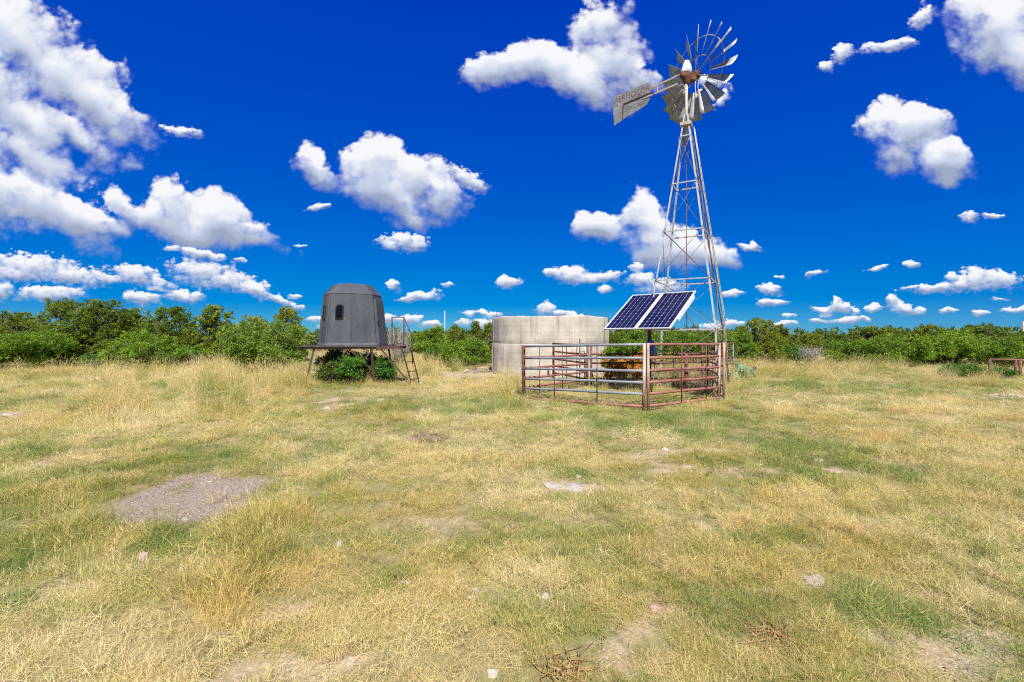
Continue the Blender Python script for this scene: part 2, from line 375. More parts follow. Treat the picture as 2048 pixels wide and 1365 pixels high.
M['blue_plastic'] = patchy('blue_plastic', [(0.01, 0.07, 0.32), (0.015, 0.11, 0.45)], 4, 0.4)
M['bark'] = patchy('bark', [(0.07, 0.055, 0.045), (0.15, 0.12, 0.10), (0.24, 0.20, 0.17)], 12, 0.9, stretch=(1, 1, .3))
M['dead_wood'] = patchy('dead_grey_wood', [(0.16, 0.14, 0.13), (0.28, 0.25, 0.23), (0.40, 0.36, 0.33)], 14, 0.9)
M['dead_brown'] = patchy('dead_brown_twig', [(0.13, 0.09, 0.06), (0.25, 0.18, 0.12), (0.34, 0.26, 0.18)], 14, 0.9)
M['blind_paint'] = patchy('blind_grey_paint', [(0.046, 0.052, 0.062), (0.063, 0.070, 0.081), (0.088, 0.094, 0.102)], 1.6, 0.75, 0.0, 6, 0.25, stretch=(1, 1, .45), spots=((0.095, 0.095, 0.095), 5, 0.62), bstr=0.12)
M['blind_trim'] = patchy('blind_trim', [(0.05, 0.052, 0.055), (0.10, 0.10, 0.10)], 4, 0.7, 0.0)
m, t, out = new_mat('window_glass_dark'); principled(t, out, (0.004, 0.004, 0.005), 0.2, 0, 0.2); M['glass'] = m
M['rubber'] = patchy('black_rubber', [(0.008, 0.008, 0.010), (0.02, 0.02, 0.022)], 9, 0.6)
M['plate_dark'] = patchy('dark_deck_plate', [(0.035, 0.03, 0.032), (0.075, 0.065, 0.06)], 4, 0.7)
M['lettering'] = patchy('faded_paint_lettering', [(0.11, 0.06, 0.07), (0.18, 0.11, 0.11)], 6, 0.7)
M['dead_orange'] = patchy('dead_orange_stem', [(0.16, 0.09, 0.035), (0.28, 0.16, 0.06), (0.40, 0.26, 0.11)], 12, 0.9)
M['limestone'] = patchy('limestone', [(0.24, 0.205, 0.165), (0.36, 0.315, 0.26), (0.48, 0.435, 0.38)], 9, 0.9, bstr=0.6)
M['stone_pink'] = patchy('pinkish_stone', [(0.26, 0.17, 0.14), (0.36, 0.25, 0.21), (0.46, 0.34, 0.29)], 9, 0.9, bstr=0.6)
M['stone_dark'] = patchy('dark_rubble', [(0.07, 0.055, 0.05), (0.16, 0.12, 0.10), (0.30, 0.25, 0.22)], 7, 0.95, bstr=0.6)
M['white_pole'] = patchy('white_pole', [(0.6, 0.6, 0.6), (0.75, 0.75, 0.75)], 3, 0.6)
M['timber'] = patchy('weathered_timber_pole', [(0.34, 0.26, 0.15), (0.46, 0.36, 0.22)], 3, 0.9)
def concrete():
    m, t, out = new_mat('board_marked_concrete'); P = geo_co(t)
    tc = obj_co(t); sp = t.n('ShaderNodeSeparateXYZ'); t.link(tc, sp.inputs[0])
    ang = t.math('ARCTAN2', sp.outputs[0], sp.outputs[1])
    cy = t.n('ShaderNodeCombineXYZ'); t.link(t.math('MULTIPLY', ang, 2.7), cy.inputs[0]); t.link(sp.outputs[2], cy.inputs[1]); q = cy.outputs[0]
    base = t.ramp(t.noise(q, 1.1, 6, 0.6), [(0.3, (0.32, 0.285, 0.24)), (0.5, (0.42, 0.38, 0.32)), (0.72, (0.50, 0.455, 0.39))])
    strk = t.remap(t.noise(t.vmath('MULTIPLY', q, (3.2, 0.16, 1)), 1.0, 5, 0.6), 0.54, 0.70)
    base = t.mix(t.math('MULTIPLY', strk, 0.85), base, (0.19, 0.135, 0.095))
    strk2 = t.remap(t.noise(t.vmath('MULTIPLY', q, (6.0, 0.35, 1)), 1.3, 4, 0.6), 0.60, 0.72)
    base = t.mix(t.math('MULTIPLY', strk2, 0.6), base, (0.56, 0.53, 0.48))
    blot = t.remap(t.noise(q, 3.0, 6, 0.7), 0.56, 0.72)
    base = t.mix(t.math('MULTIPLY', blot, 0.65), base, (0.22, 0.195, 0.17))
    # form-board lines
    wv = t.n('ShaderNodeTexWave', bands_direction='Y'); wv.inputs['Scale'].default_value = 1.1; wv.inputs['Distortion'].default_value = 0.6
    t.link(q, wv.inputs['Vector'])
    ln = t.remap(wv.outputs[1], 0.93, 1.0)
    base = t.mix(t.math('MULTIPLY', ln, 0.35), base, (0.25, 0.22, 0.19))
    h = t.math('ADD', t.noise(P, 14, 6, 0.7), t.math('MULTIPLY', wv.outputs[1], 0.3))
    principled(t, out, base, 0.9, 0, 0.2, bump=h, bstr=0.5, bdist=0.012); return m
M['concrete'] = concrete()
def ground_mat():
    m, t, out = new_mat('dry_pasture_soil'); P = geo_co(t)
    a = t.n('ShaderNodeAttribute', attribute_name='bare'); g = t.n('ShaderNodeAttribute', attribute_name='gravel')
    n1 = t.noise(P, 0.5, 5, 0.6); n2 = t.noise(P, 7.0, 5, 0.7); n3 = t.noise(P, 45, 3, 0.7)
    straw = t.ramp(t.math('ADD', t.math('MULTIPLY', n2, 0.6), t.math('MULTIPLY', n3, 0.4)), [(0.3, (0.13, 0.105, 0.045)), (0.5, (0.25, 0.20, 0.09)), (0.7, (0.38, 0.31, 0.16))])
    green = t.ramp(n2, [(0.3, (0.11, 0.12, 0.04)), (0.7, (0.24, 0.24, 0.09))])
    c = t.mix(t.remap(n1, 0.42, 0.62), straw, green)
    soil = t.ramp(n3, [(0.3, (0.27, 0.20, 0.12)), (0.55, (0.38, 0.30, 0.19)), (0.75, (0.52, 0.44, 0.33))])
    c = t.mix(t.remap(t.math('ADD', a.outputs['Fac'], t.math('MULTIPLY', t.math('SUBTRACT', n2, 0.5), 0.8)), 0.35, 0.6), c, soil)
    vo = t.n('ShaderNodeTexVoronoi'); vo.inputs['Scale'].default_value = 75; t.link(P, vo.inputs['Vector'])
    sc = t.n('ShaderNodeSeparateColor'); t.link(vo.outputs['Color'], sc.inputs[0])
    grav = t.ramp(sc.outputs[0], [(0.0, (0.18, 0.14, 0.105)), (0.6, (0.26, 0.205, 0.16)), (0.95, (0.34, 0.275, 0.215)), (1.0, (0.46, 0.40, 0.33))])
    c = t.mix(t.remap(t.math('ADD', g.outputs['Fac'], t.math('MULTIPLY', t.math('SUBTRACT', n2, 0.5), 0.5)), 0.4, 0.6), c, grav)
    h = t.math('ADD', n3, t.math('MULTIPLY', vo.outputs['Distance'], -0.6))
    principled(t, out, c, 0.95, 0, 0.1, bump=h, bstr=0.35, bdist=0.012); return m
M['ground'] = ground_mat()
def grass_mat():
    m, t, out = new_mat('grass_blades')
    a = t.n('ShaderNodeAttribute', attribute_name='tint'); d = t.n('ShaderNodeAttribute', attribute_name='dry', attribute_type='INSTANCER')
    e = t.n('ShaderNodeAttribute', attribute_name='val', attribute_type='INSTANCER')
    f = t.math('ADD', d.outputs['Fac'], t.math('MULTIPLY', t.math('SUBTRACT', a.outputs['Fac'], 0.5), 0.55), clamp=True)
    c = t.ramp(f, GRASS_RAMP)
    gold = t.ramp(f, [(0.0, (0.19, 0.24, 0.045)), (0.5, (0.46, 0.38, 0.09)), (1.0, (0.68, 0.52, 0.18))])
    c = t.mix(e.outputs['Fac'], c, gold)
    p = t.n('ShaderNodeBsdfPrincipled'); t.link(c, p.inputs['Base Color']); p.inputs['Roughness'].default_value = 0.5; p.inputs['Specular IOR Level'].default_value = 0.3
    tr = t.n('ShaderNodeBsdfTranslucent'); t.link(c, tr.inputs[0])
    mx = t.n('ShaderNodeMixShader'); mx.inputs[0].default_value = 0.35
    t.link(p.outputs[0], mx.inputs[1]); t.link(tr.outputs[0], mx.inputs[2]); t.link(mx.outputs[0], out.inputs[0]); return m
GRASS_RAMP = [(0.0, (0.14, 0.235, 0.055)), (0.25, (0.28, 0.35, 0.085)), (0.5, (0.46, 0.44, 0.13)), (0.75, (0.63, 0.53, 0.215)), (1.0, (0.79, 0.67, 0.37))]
M['grass'] = grass_mat()
M['juniper'] = leaf_mat('juniper_foliage', [(0.075, 0.13, 0.012), (0.135, 0.20, 0.015), (0.20, 0.26, 0.018), (0.30, 0.32, 0.03)], 0.38)
M['mesquite'] = leaf_mat('mesquite_foliage', [(0.09, 0.18, 0.012), (0.15, 0.265, 0.016), (0.22, 0.345, 0.025), (0.31, 0.41, 0.045)], 0.42)
M['mesquite_pale'] = leaf_mat('pale_mesquite_foliage', [(0.10, 0.18, 0.02), (0.17, 0.27, 0.03), (0.24, 0.34, 0.045), (0.32, 0.40, 0.07)], 0.42)
M['shrub'] = leaf_mat('bright_shrub_foliage', [(0.04, 0.13, 0.015), (0.08, 0.20, 0.02), (0.13, 0.27, 0.035)], 0.4)
M['rust_leaf'] = leaf_mat('rust_orange_foliage', [(0.42, 0.16, 0.02), (0.60, 0.25, 0.03), (0.66, 0.38, 0.06)], 0.35)
M['olive'] = leaf_mat('olive_foliage', [(0.035, 0.07, 0.014), (0.09, 0.14, 0.02), (0.16, 0.20, 0.04)], 0.3)
M['cactus'] = patchy('cactus_skin', [(0.07, 0.17, 0.09), (0.12, 0.25, 0.13), (0.20, 0.33, 0.18)], 6, 0.6)

# ------------------------------------------------------------------ ground
# features on the pasture, as (px, py, half width, half height, tilt, weight) of their trace on the ground
GRAVEL = [(378, 996, 120, 35, -12, 1.3)]
BARE = [(1140, 972, 62, 11, 4, 1.1), (1330, 912, 95, 8, -2, .8), (1455, 906, 60, 6, 0, .7), (1570, 922, 80, 7, 5, .75), (1660, 946, 45, 9, 8, .8),
        (2010, 794, 55, 6, 0, 1.1), (655, 820, 45, 6, 0, .8), (15, 830, 35, 6, 0, .9), (80, 927, 42, 8, 0, .8), (690, 800, 60, 12, 0, .8),
        (950, 748, 80, 7, 0, 1.0), (775, 940, 46, 7, 0, .7), (1730, 1066, 45, 9, 0, .7), (1640, 1168, 42, 12, 8, .8), (1310, 1215, 35, 14, 0, .8),
        (950, 1180, 22, 30, 0, .7), (560, 1235, 60, 16, -20, .8), (500, 1330, 90, 20, -10, .9), (990, 1330, 60, 25, 0, .7), (640, 1345, 60, 16, 0, .7), (285, 1130, 70, 16, 0, .7), (2030, 1290, 60, 20, 0, .8),
        (1250, 1195, 90, 12, 5, .5), (1660, 1260, 60, 12, 8, .6), (40, 1335, 90, 14, 0, .7), (1220, 785, 90, 10, 5, .45), (910, 852, 20, 4, 0, .8), (1560, 1100, 60, 10, 0, .4), (1940, 1150, 60, 12, 5, .45)]
TALL = [(470, 1140, 150, 60, -32, 1.2), (600, 1045, 60, 38, -20, 1.0), (330, 1250, 110, 45, -20, .7), (185, 1010, 60, 55, 0, .9), (90, 1050, 90, 70, 0, .7),
        (240, 815, 60, 40, 0, .9), (440, 775, 75, 48, 0, 1.3), (560, 765, 70, 40, 0, 1.1), (300, 752, 330, 14, 0, .9), (120, 870, 110, 25, 0, .5), (1020, 795, 34, 32, 0, 1.0),
        (1270, 1065, 55, 40, 0, .8), (690, 755, 110, 14, 0, 1.1), (850, 740, 80, 22, 0, 1.2), (1600, 742, 220, 12, 0, 1.0), (1480, 762, 60, 20, 0, .9), (1900, 760, 160, 12, 0, .7), (960, 960, 60, 60, -40, .4), (680, 960, 80, 40, -15, .5),
        (1370, 752, 70, 14, 0, .9), (1790, 1010, 90, 40, 0, .45), (1960, 1000, 90, 40, 0, .45), (1820, 1180, 80, 40, 0, .4)]
GREEN = [(1260, 850, 210, 26, 0, .9), (1420, 835, 140, 22, 0, .8), (1000, 820, 90, 14, 0, .5), (960, 1070, 70, 60, 0, .8), (1290, 1010, 120, 40, 15, .7), (1330, 1095, 120, 50, 0, .7), (1560, 1080, 90, 50, 10, .7),
         (300, 1100, 90, 30, -20, .8), (215, 1015, 22, 40, 0, 1.2), (680, 950, 70, 20, 0, .8), (760, 862, 110, 14, -5, .7), (700, 765, 120, 12, 0, .9), (820, 745, 90, 14, 0, .6), (570, 830, 60, 14, 0, .5), (380, 920, 110, 26, -6, .8),
         (60, 1120, 60, 50, 0, .6), (70, 1230, 90, 60, 0, .7), (650, 1230, 60, 40, -30, .6), (1200, 1290, 120, 50, 0, .7), (1730, 1180, 130, 60, 0, .6), (1400, 1260, 160, 50, 0, .6), (1720, 1330, 120, 40, 0, .6), (1610, 960, 90, 20, 0, .4), (1600, 775, 40, 12, 0, .7), (880, 1280, 40, 40, 0, .5), (1950, 1080, 80, 40, 0, .4)]
def feat(x, y, L):
    D = np.maximum(y, 0.8); px = 1024 + F * x / D; py = HY + F * H / D
    r = np.zeros_like(x)
    for (cx, cy, a, b, rot, w) in L:
        c, s = math.cos(rad(rot)), math.sin(rad(rot)); dx, dy = px - cx, py - cy
        q = ((dx * c + dy * s) / a) ** 2 + ((-dx * s + dy * c) / b) ** 2
        r = np.maximum(r, w * np.clip(1.45 - 0.75 * np.sqrt(q), 0, 1))
    return np.where(y > 1.2, r, 0)
def masks(x, y):
    wob = (fbm(x * 1.7, y * 1.7, 51, 4) - 0.5); fine = fbm(x * 5, y * 5, 77, 3) - 0.5
    bare = np.clip(feat(x, y, BARE) + wob * 0.9 + fine * 0.7 - 0.15, 0, 1)
    bare = np.maximum(bare, np.clip((fbm(x * 1.6, y * 1.6, 33, 5) - 0.64) * 6, 0, .55))
    grav = np.clip(feat(x, y, GRAVEL) + fine * 1.1 + wob * .5 - 0.18, 0, 1)
    tall = np.clip(feat(x, y, TALL) + wob * 0.8 - 0.1, 0, 1.3)
    tall = np.maximum(tall, np.clip((fbm(x * 0.55, y * 0.55, 5, 4) - 0.55) * 3.2, 0, 0.65))
    green = feat(x, y, GREEN)
    dry = 0.54 + (fbm(x * 0.45, y * 0.45, 21, 4) - 0.5) * 1.15 + (fbm(x * 2.1, y * 2.1, 61, 3) - 0.5) * 1.15 + fine * 0.6 - green * 0.26
    return bare, grav, tall, np.clip(dry, 0.02, 1.0)
def make_ground():
    def axis(lo, hi, n, k):
        tt = np.linspace(math.asinh(lo / k), math.asinh(hi / k), n); return np.sinh(tt) * k
    xs = axis(-2500, 2500, 300, 9.0); ys = axis(-60, 3000, 300, 7.0)
    X, Y = np.meshgrid(xs, ys); V = np.stack([X.ravel(), Y.ravel(), gz(X.ravel(), Y.ravel())], 1)
    i, j = np.meshgrid(np.arange(299), np.arange(299)); a = (j * 300 + i).ravel()
    Fa = np.stack([a, a + 1, a + 301, a + 300], 1)
    b, g, tl, dr = masks(V[:, 0], V[:, 1])
    me = np_mesh('ground', V, Fa, [M['ground']], {'bare': np.maximum(b, 0), 'gravel': g}, smooth=True)
    return tag(link('ground', me, None), 'dry yellow and green pasture ground with bare gravel patches', 'ground', kind='structure')
make_ground()

# ------------------------------------------------------------------ grass
PROTO = bpy.data.collections.new('tuft_prototypes')
def tuft(name, n, spread, hlo, hhi, wlo, whi, lean, curl, seed, flat=0.0, heads=0.0, tlo=0.0, thi=1.0):
    r = np.random.default_rng(seed)
    az = r.uniform(0, 2 * np.pi, n); rr = spread * np.sqrt(r.uniform(0, 1, n)); pa = r.uniform(0, 2 * np.pi, n)
    bx, by = rr * np.cos(pa), rr * np.sin(pa)
    L = r.uniform(hlo, hhi, n); w = r.uniform(wlo, whi, n); th = np.clip(np.abs(r.normal(lean, lean * .5 + .05, n)), 0, 1.45)
    if flat: th = np.where(r.uniform(0, 1, n) < flat, r.uniform(1.15, 1.5, n), th)
    cu = r.normal(curl, curl * .6 + .1, n); taz = az + r.normal(0, .6, n)
    dx, dy = np.cos(az), np.sin(az); sx, sy = -np.sin(taz), np.cos(taz)
    P = np.stack([bx, by, np.full(n, -0.01)], 1); V = []; steps = 3
    prof = [1, .85, .55, 0.0]
    ang = th.copy()
    for k in range(steps + 1):
        wk = (w * prof[k] / 2)[:, None]; side = np.stack([sx, sy, np.zeros(n)], 1) * wk
        if k < steps: V += [P - side, P + side]
        else: V += [P]
        d = np.stack([dx * np.sin(ang), dy * np.sin(ang), np.cos(ang)], 1)
        P = P + d * (L / steps)[:, None]; P[:, 2] = np.maximum(P[:, 2], 0.004 + 0.01 * r.uniform(0, 1, n)); ang = np.clip(ang + cu / steps, -0.3, 1.9)
    V = np.stack(V, 1)                                # n,7,3
    Vf = V.reshape(-1, 3); b = (np.arange(n) * 7)[:, None]
    tri = np.array([[0, 1, 3], [0, 3, 2], [2, 3, 5], [2, 5, 4], [4, 5, 6]]); Fa = (b[:, None, :] + tri[None]).reshape(-1, 3)
    tint = np.repeat(r.uniform(tlo, thi, n), 7)
    if heads > 0:                                     # seed heads: two slim crossed triangles at the tip
        idx = np.where(r.uniform(0, 1, n) < heads)[0]; tip = V[idx, 6]; pr = V[idx, 4]
        d = tip - pr; d /= np.linalg.norm(d, axis=1)[:, None] + 1e-6
        hl = 0.05 + 0.04 * r.uniform(0, 1, len(idx)); hw = (0.0018 + 0.002 * r.uniform(0, 1, len(idx)))[:, None]
        s1 = np.stack([sx[idx], sy[idx], np.zeros(len(idx))], 1); s2 = np.cross(d, s1)
        H = np.stack([tip - d * .01 - s1 * hw, tip - d * .01 + s1 * hw, tip + d * hl[:, None], tip - d * .01 - s2 * hw, tip - d * .01 + s2 * hw, tip + d * (hl * .9)[:, None]], 1)
        o0 = len(Vf); Vf = np.concatenate([Vf, H.reshape(-1, 3)]); hb = (o0 + np.arange(len(idx)) * 6)[:, None]
        Fa = np.concatenate([Fa, (hb[:, None, :] + np.array([[0, 1, 2], [3, 4, 5]])[None]).reshape(-1, 3)])
        tint = np.concatenate([tint, np.full(len(idx) * 6, 1.0)])
    me = np_mesh(name, Vf, Fa, [M['grass']], {'tint': tint}); o = bpy.data.objects.new(name, me); PROTO.objects.link(o)
NV = 4
for v in range(NV): tuft(f'tuft_a{v}', 260, 0.21, 0.03, 0.085, .0017, .0032, 0.75, 0.9, 100 + v, flat=.25)                 # short turf
for v in range(NV): tuft(f'tuft_b{v}', 190, 0.17, 0.07, 0.20, .0015, .0028, 0.55, 0.8, 200 + v, flat=.15, heads=.12)          # knee-high straw
for v in range(NV): tuft(f'tuft_c{v}', 110, 0.11, 0.20, 0.46, .0016, .0030, 0.30, 0.7, 300 + v, heads=.35, tlo=.25)           # tall bunch grass
for v in range(NV): tuft(f'tuft_e{v}', 60, 0.13, 0.025, 0.06, .005, .011, 0.8, 0.9, 500 + v, tlo=0.15, thi=.55)                  # broad-leaved weeds
for v in range(NV): tuft(f'tuft_d{v}', 190, 0.24, 0.08, 0.24, .0014, .0027, 1.35, 0.2, 400 + v, flat=.9, tlo=.45)             # lodged thatch
def scatter_object(name, pts, mat_label):
    n = len(pts['x']); me = bpy.data.meshes.new(name); me.vertices.add(n)
    me.vertices.foreach_set('co', np.stack([pts['x'], pts['y'], pts['z']], 1).astype(np.float32).ravel())
    for nm in ('dry', 'val'):
        a = me.attributes.new(nm, 'FLOAT', 'POINT'); a.data.foreach_set('value', pts[nm].astype(np.float32))
    a = me.attributes.new('idx', 'INT', 'POINT'); a.data.foreach_set('value', pts['idx'].astype(np.int32))
    for nm in ('rot', 'scl'):
        a = me.attributes.new(nm, 'FLOAT_VECTOR', 'POINT'); a.data.foreach_set('vector', pts[nm].astype(np.float32).ravel())
    me.update(); o = link(name, me, None)
    g = bpy.data.node_groups.new(name + '_scatter', 'GeometryNodeTree')
    g.interface.new_socket('Geometry', in_out='INPUT', socket_type='NodeSocketGeometry'); g.interface.new_socket('Geometry', in_out='OUTPUT', socket_type='NodeSocketGeometry')
    t = NT(g); gi = t.n('NodeGroupInput'); go = t.n('NodeGroupOutput')
    ci = t.n('GeometryNodeCollectionInfo'); ci.inputs[0].default_value = PROTO; ci.inputs[1].default_value = True; ci.inputs[2].default_value = True
    ip = t.n('GeometryNodeInstanceOnPoints'); ip.inputs['Pick Instance'].default_value = True
    def na(nm, ty):
        q = t.n('GeometryNodeInputNamedAttribute', data_type=ty); q.inputs[0].default_value = nm; return q.outputs[0]
    e2r = t.n('FunctionNodeEulerToRotation'); t.link(na('rot', 'FLOAT_VECTOR'), e2r.inputs[0])
    t.link(gi.outputs[0], ip.inputs['Points']); t.link(ci.outputs[0], ip.inputs['Instance']); t.link(na('idx', 'INT'), ip.inputs['Instance Index'])
    t.link(e2r.outputs[0], ip.inputs['Rotation']); t.link(na('scl', 'FLOAT_VECTOR'), ip.inputs['Scale']); t.link(ip.outputs[0], go.inputs[0])
    md = o.modifiers.new('scatter', 'NODES'); md.node_group = g
    return o
# places where grass must not poke through: (x, y, radius)
NOGRASS = [(1.78, 21.35, 2.72)]
def make_grass():
    # candidate points: density per m2 falls with distance from the camera
    xs, ys = [], []
    bands = [(0.8, 4, 170), (4, 7, 90), (7, 11, 46), (11, 16, 26), (16, 24, 15), (24, 34, 7), (34, 60, 2.2)]
    for (d0, d1, dens) in bands:
        wid = d1 * 1.22 + 3.0; n = int((d1 - d0) * 2 * wid * dens * GRASS_DENS)
        xs.append(rng.uniform(-wid, wid, n)); ys.append(rng.uniform(d0, d1, n))
    x = np.concatenate(xs); y = np.concatenate(ys)
    k = np.abs(x) < y * 1.22 + 3.0; x, y = x[k], y[k]
    b, g, tl, dr = masks(x, y); u = rng.uniform(0, 1, len(x))
    keep = (u > np.clip(b * 1.25, 0, .93)) & (u > np.clip(g * 1.7, 0, .97))
    gapn = fbm(x * 2.6, y * 2.6, 14, 3); keep &= ~((gapn < 0.46) & (rng.uniform(0, 1, len(x)) < 0.68))
    for (cx, cy, cr) in NOGRASS: keep &= np.hypot(x - cx, y - cy) > cr
    x, y, tl, dr, b, g = (q[keep] for q in (x, y, tl, dr, b, g)); n = len(x)
    u = rng.uniform(0, 1, n); dist = np.hypot(x, y)
    kind = np.where(u < 0.42, 0, np.where(u < 0.66, 1, 3))                      # turf, straw, thatch
    kind = np.where((tl > 0.35) & (rng.uniform(0, 1, n) < tl * 0.55), 1, kind)
    kind = np.where((tl > 0.55) & (rng.uniform(0, 1, n) < (tl - 0.4) * 0.55), 2, kind)
    kind = np.where((dr < 0.4) & (kind == 3), 0, kind)
    kind = np.where((dr < 0.5) & (rng.uniform(0, 1, n) < 0.05) & (kind != 2), 4, kind)
    s = rng.uniform(0.7, 1.3, n) * np.interp(dist, [2, 5, 9, 16, 30, 60], [0.66, 0.82, 1.0, 1.15, 1.5, 2.2])
    zs = np.where(kind == 2, np.clip(0.4 + 0.45 * tl, .4, .95) * np.interp(dist, [8, 13, 22], [1, 1.75, 1.6]), np.where(kind == 1, 0.8 + 0.35 * np.clip(tl, 0, 1), 1.0)) * np.interp(dist, [16, 30, 60], [1, .8, .6])
    dry = dr + np.where(kind == 3, 0.22, 0) + np.where(kind == 2, 0.12, 0) - np.where(kind == 4, 0.3, 0) + rng.normal(0, .19, n)
    val = np.clip((fbm(x * .8, y * .8, 91, 3) - 0.40) * 2.0, 0, .65) + np.where(kind == 2, 0.15, 0)
    val = val + feat(x, y, [(470, 1140, 190, 90, -32, .5), (1800, 1010, 300, 120, 0, .25)])
    pts = dict(x=x, y=y, z=gz(x, y), dry=np.clip(dry, 0, 1), val=np.clip(val, 0, 1), idx=kind * NV + rng.integers(0, NV, n),
               rot=np.stack([rng.normal(0, .14, n) + (fbm(x * .9, y * .9, 41, 3) - .5) * np.where(kind == 1, 2.0, 1.2), rng.normal(0, .14, n) + (fbm(x * .9, y * .9, 45, 3) - .5) * np.where(kind == 1, 2.0, 1.2), rng.uniform(0, 6.283, n) * np.where(kind == 1, .35, 1)], 1),
               scl=np.stack([s, s, s * zs], 1))
    o = scatter_object('grass', pts, None); print('grass tufts', n)
    return tag(o, 'dry straw and green pasture grass covering the field', 'grass', kind='stuff')
GRASS_DENS = 1.0
make_grass()

# ------------------------------------------------------------------ windmill
def windmill():
    C = Vector((5.383, 14.054, 0)); th = rad(-30.33); g0 = gz1(C.x, C.y)
    Wm = thing('windmill', (C.x, C.y, g0), 'tall galvanised lattice windmill with bladed wheel and lettered tail vane', 'windmill')
    ex = Vector((math.cos(th), math.sin(th), 0)); ey = Vector((-math.sin(th), math.cos(th), 0))
    corner = {'FL': (-1, -1), 'FR': (1, -1), 'BR': (1, 1), 'BL': (-1, 1)}
    ZT = 8.55
    def side(z): return 2.431 - 2.436 * z / 9.0 if z >= 1.9 else 1.917 + 0.25 * (1.9 - z) * 2.436 / 9.0    # anchor posts stand steeper
    def P(k, z):
        a, b = corner[k]; s = side(z) / 2; return C + ex * (a * s) + ey * (b * s) + Vector((0, 0, z))
    for k in corner:
        a, b = corner[k]; base = P(k, -0.1)
        m = MB().angle_iron(P(k, 1.9), P(k, ZT), 0.044, 0.008, ex * -a, ey * -b)
        m.angle_iron(P(k, -0.1), P(k, 1.9), 0.050, 0.009, ex * -a, ey * -b)
        m.obox(P(k, g0 + .02), ex * .09, ey * .09, Vector((0, 0, .03)))
        m.build('leg', M['galv'], Wm)
    levels = [1.90, 3.38, 4.87, 6.35, 7.84]; order = ['FL', 'FR', 'BR', 'BL']
    for zi, z in enumerate(levels):
        for i in range(4):
            p, q = P(order[i], z), P(order[(i + 1) % 4], z); nrm = (q - p).normalized()
            m = MB().beam(p + nrm * .01, q - nrm * .01, 0.030, 0.036); m.build('girt', M['galv'] if i in (0, 3) else M['galv_old'], Wm)
    bays = [(0.35, 1.90), (1.90, 3.38), (3.38, 4.87), (4.87, 6.35), (6.35, 7.84)]
    for bi, (z0, z1) in enumerate(bays):
        for i in range(4):
            a, b = order[i], order[(i + 1) % 4]; off = (ey * -1, ex, ey, ex * -1)[i] * 0.035
            r_ = 0.0075 if bi < 3 else 0.005
            MB().tube([P(a, z0) + off, P(b, z1) + off], r_, 6).build('brace', M['rust_dark'] if (i in (0, 2) and bi in (2, 1)) else M['galv_dark'], Wm)
            MB().tube([P(b, z0) + off * .6, P(a, z1) + off * .6], r_, 6).build('brace', M['galv_dark'] if (i + bi) % 2 else M['rust_dark'], Wm)
    # ladder on the face between the two right-hand legs, near the far leg
    lo = ex * 0.10
    def LP(t_, z): return P('FR', z) + (P('BR', z) - P('FR', z)) * t_ + lo
    tl = lambda z: max(0.42, 1 - 0.36 / max(side(z), .2))
    MB().tube([LP(tl(z), z) for z in (0.25, 2.5, 5.0, 7.0, 8.1)], 0.014, 6).build('ladder_rail', M['galv_old'], Wm)
    MB().tube([LP(0.985, z) for z in (0.25, 2.5, 5.0, 7.0, 8.1)], 0.014, 6).build('ladder_rail', M['galv_old'], Wm)
    z = 0.5
    while z < 8.0:
        MB().tube([LP(tl(z), z), LP(0.985, z)], 0.009, 6).build('rung', M['galv_old'], Wm); z += 0.36
    # work platform plate and mast pipe
    zt = 8.22
    m = MB().obox(C + Vector((0, 0, zt)), ex * .16, ey * .16, Vector((0, 0, .05)))
    m.build('top_collar', M['galv_old'], Wm, bevel=.006)
    MB().tube([C + Vector((0, 0, 7.6)), C + Vector((0, 0, 9.55))], 0.045, 10).build('mast_pipe', M['galv_old'], Wm)
    MB().tube([C + Vector((0.02, 0, g0 - .05)), C + Vector((0, 0, 8.2))], 0.012, 6).build('pump_rod', M['rust_dark'], Wm)
    MB().tube([C + Vector((0, 0, g0 - .1)), C + Vector((0, 0, 1.15))], 0.055, 10).build('well_pipe', M['rust_dark'], Wm)
    # machinery head
    hub = Vector((5.77, 14.21, 9.86)); ax = Vector((0.913, 0.407, 0)); u = Vector((0.407, -0.913, 0)); up = Vector((0, 0, 1))
    gb = C + Vector((0.02, 0.02, 9.72))
    m = MB().lathe(gb - up * .20, [(0.06, -.10), (0.09, 0), (0.135, .10), (0.15, .24), (0.12, .34)], 12)
    m.obox(gb + ax * .13 + up * .02, ax * .17, u * .10, up * .11)
    m.lathe(gb - ax * .22, [(0.06, 0), (0.10, .03), (.10, .20)], 10, ax)
    mo = m.build('gearbox', M['rust_orange'], Wm)
    MB().tube([gb + ax * .1 + (hub - gb - ax * (hub - gb).dot(ax)), hub + ax * .06], 0.035, 8).build('axle', M['rust_dark'], mo)
    # tin hood: half-round helmet over the gears
    m = MB(); vs = []; fs = []; n = 9
    prof = [(-.18, .06, .08), (-.13, .10, .26), (-.05, .13, .42), (.03, .13, .44), (.11, .10, .33), (.17, .05, .14)]
    for (a_, w_, h_) in prof:
        for k in range(n):
            t_ = math.pi * k / (n - 1); vs.append(gb + up * .08 + ax * a_ + u * (w_ * math.cos(t_)) + up * (h_ * math.sin(t_) ** .8 if math.sin(t_) > 0 else 0))
    for i in range(len(prof) - 1):
        for k in range(n - 1): q = i * n + k; fs.append((q, q + 1, q + n + 1, q + n))
    fs.append(tuple(range(n - 1, -1, -1))); fs.append(tuple(range((len(prof) - 1) * n, len(prof) * n)))
    m.add(vs, fs, True); hd = m.build('hood', M['white_sheet'], Wm)
    sm = hd.modifiers.new('solid', 'SOLIDIFY'); sm.thickness = 0.006
    # wheel
    RO, RI = 1.42, 0.52; ring = []
    def pol(r_, a_, d=0): return hub + u * (r_ * math.cos(a_)) + up * (r_ * math.sin(a_)) + ax * d
    m = MB()
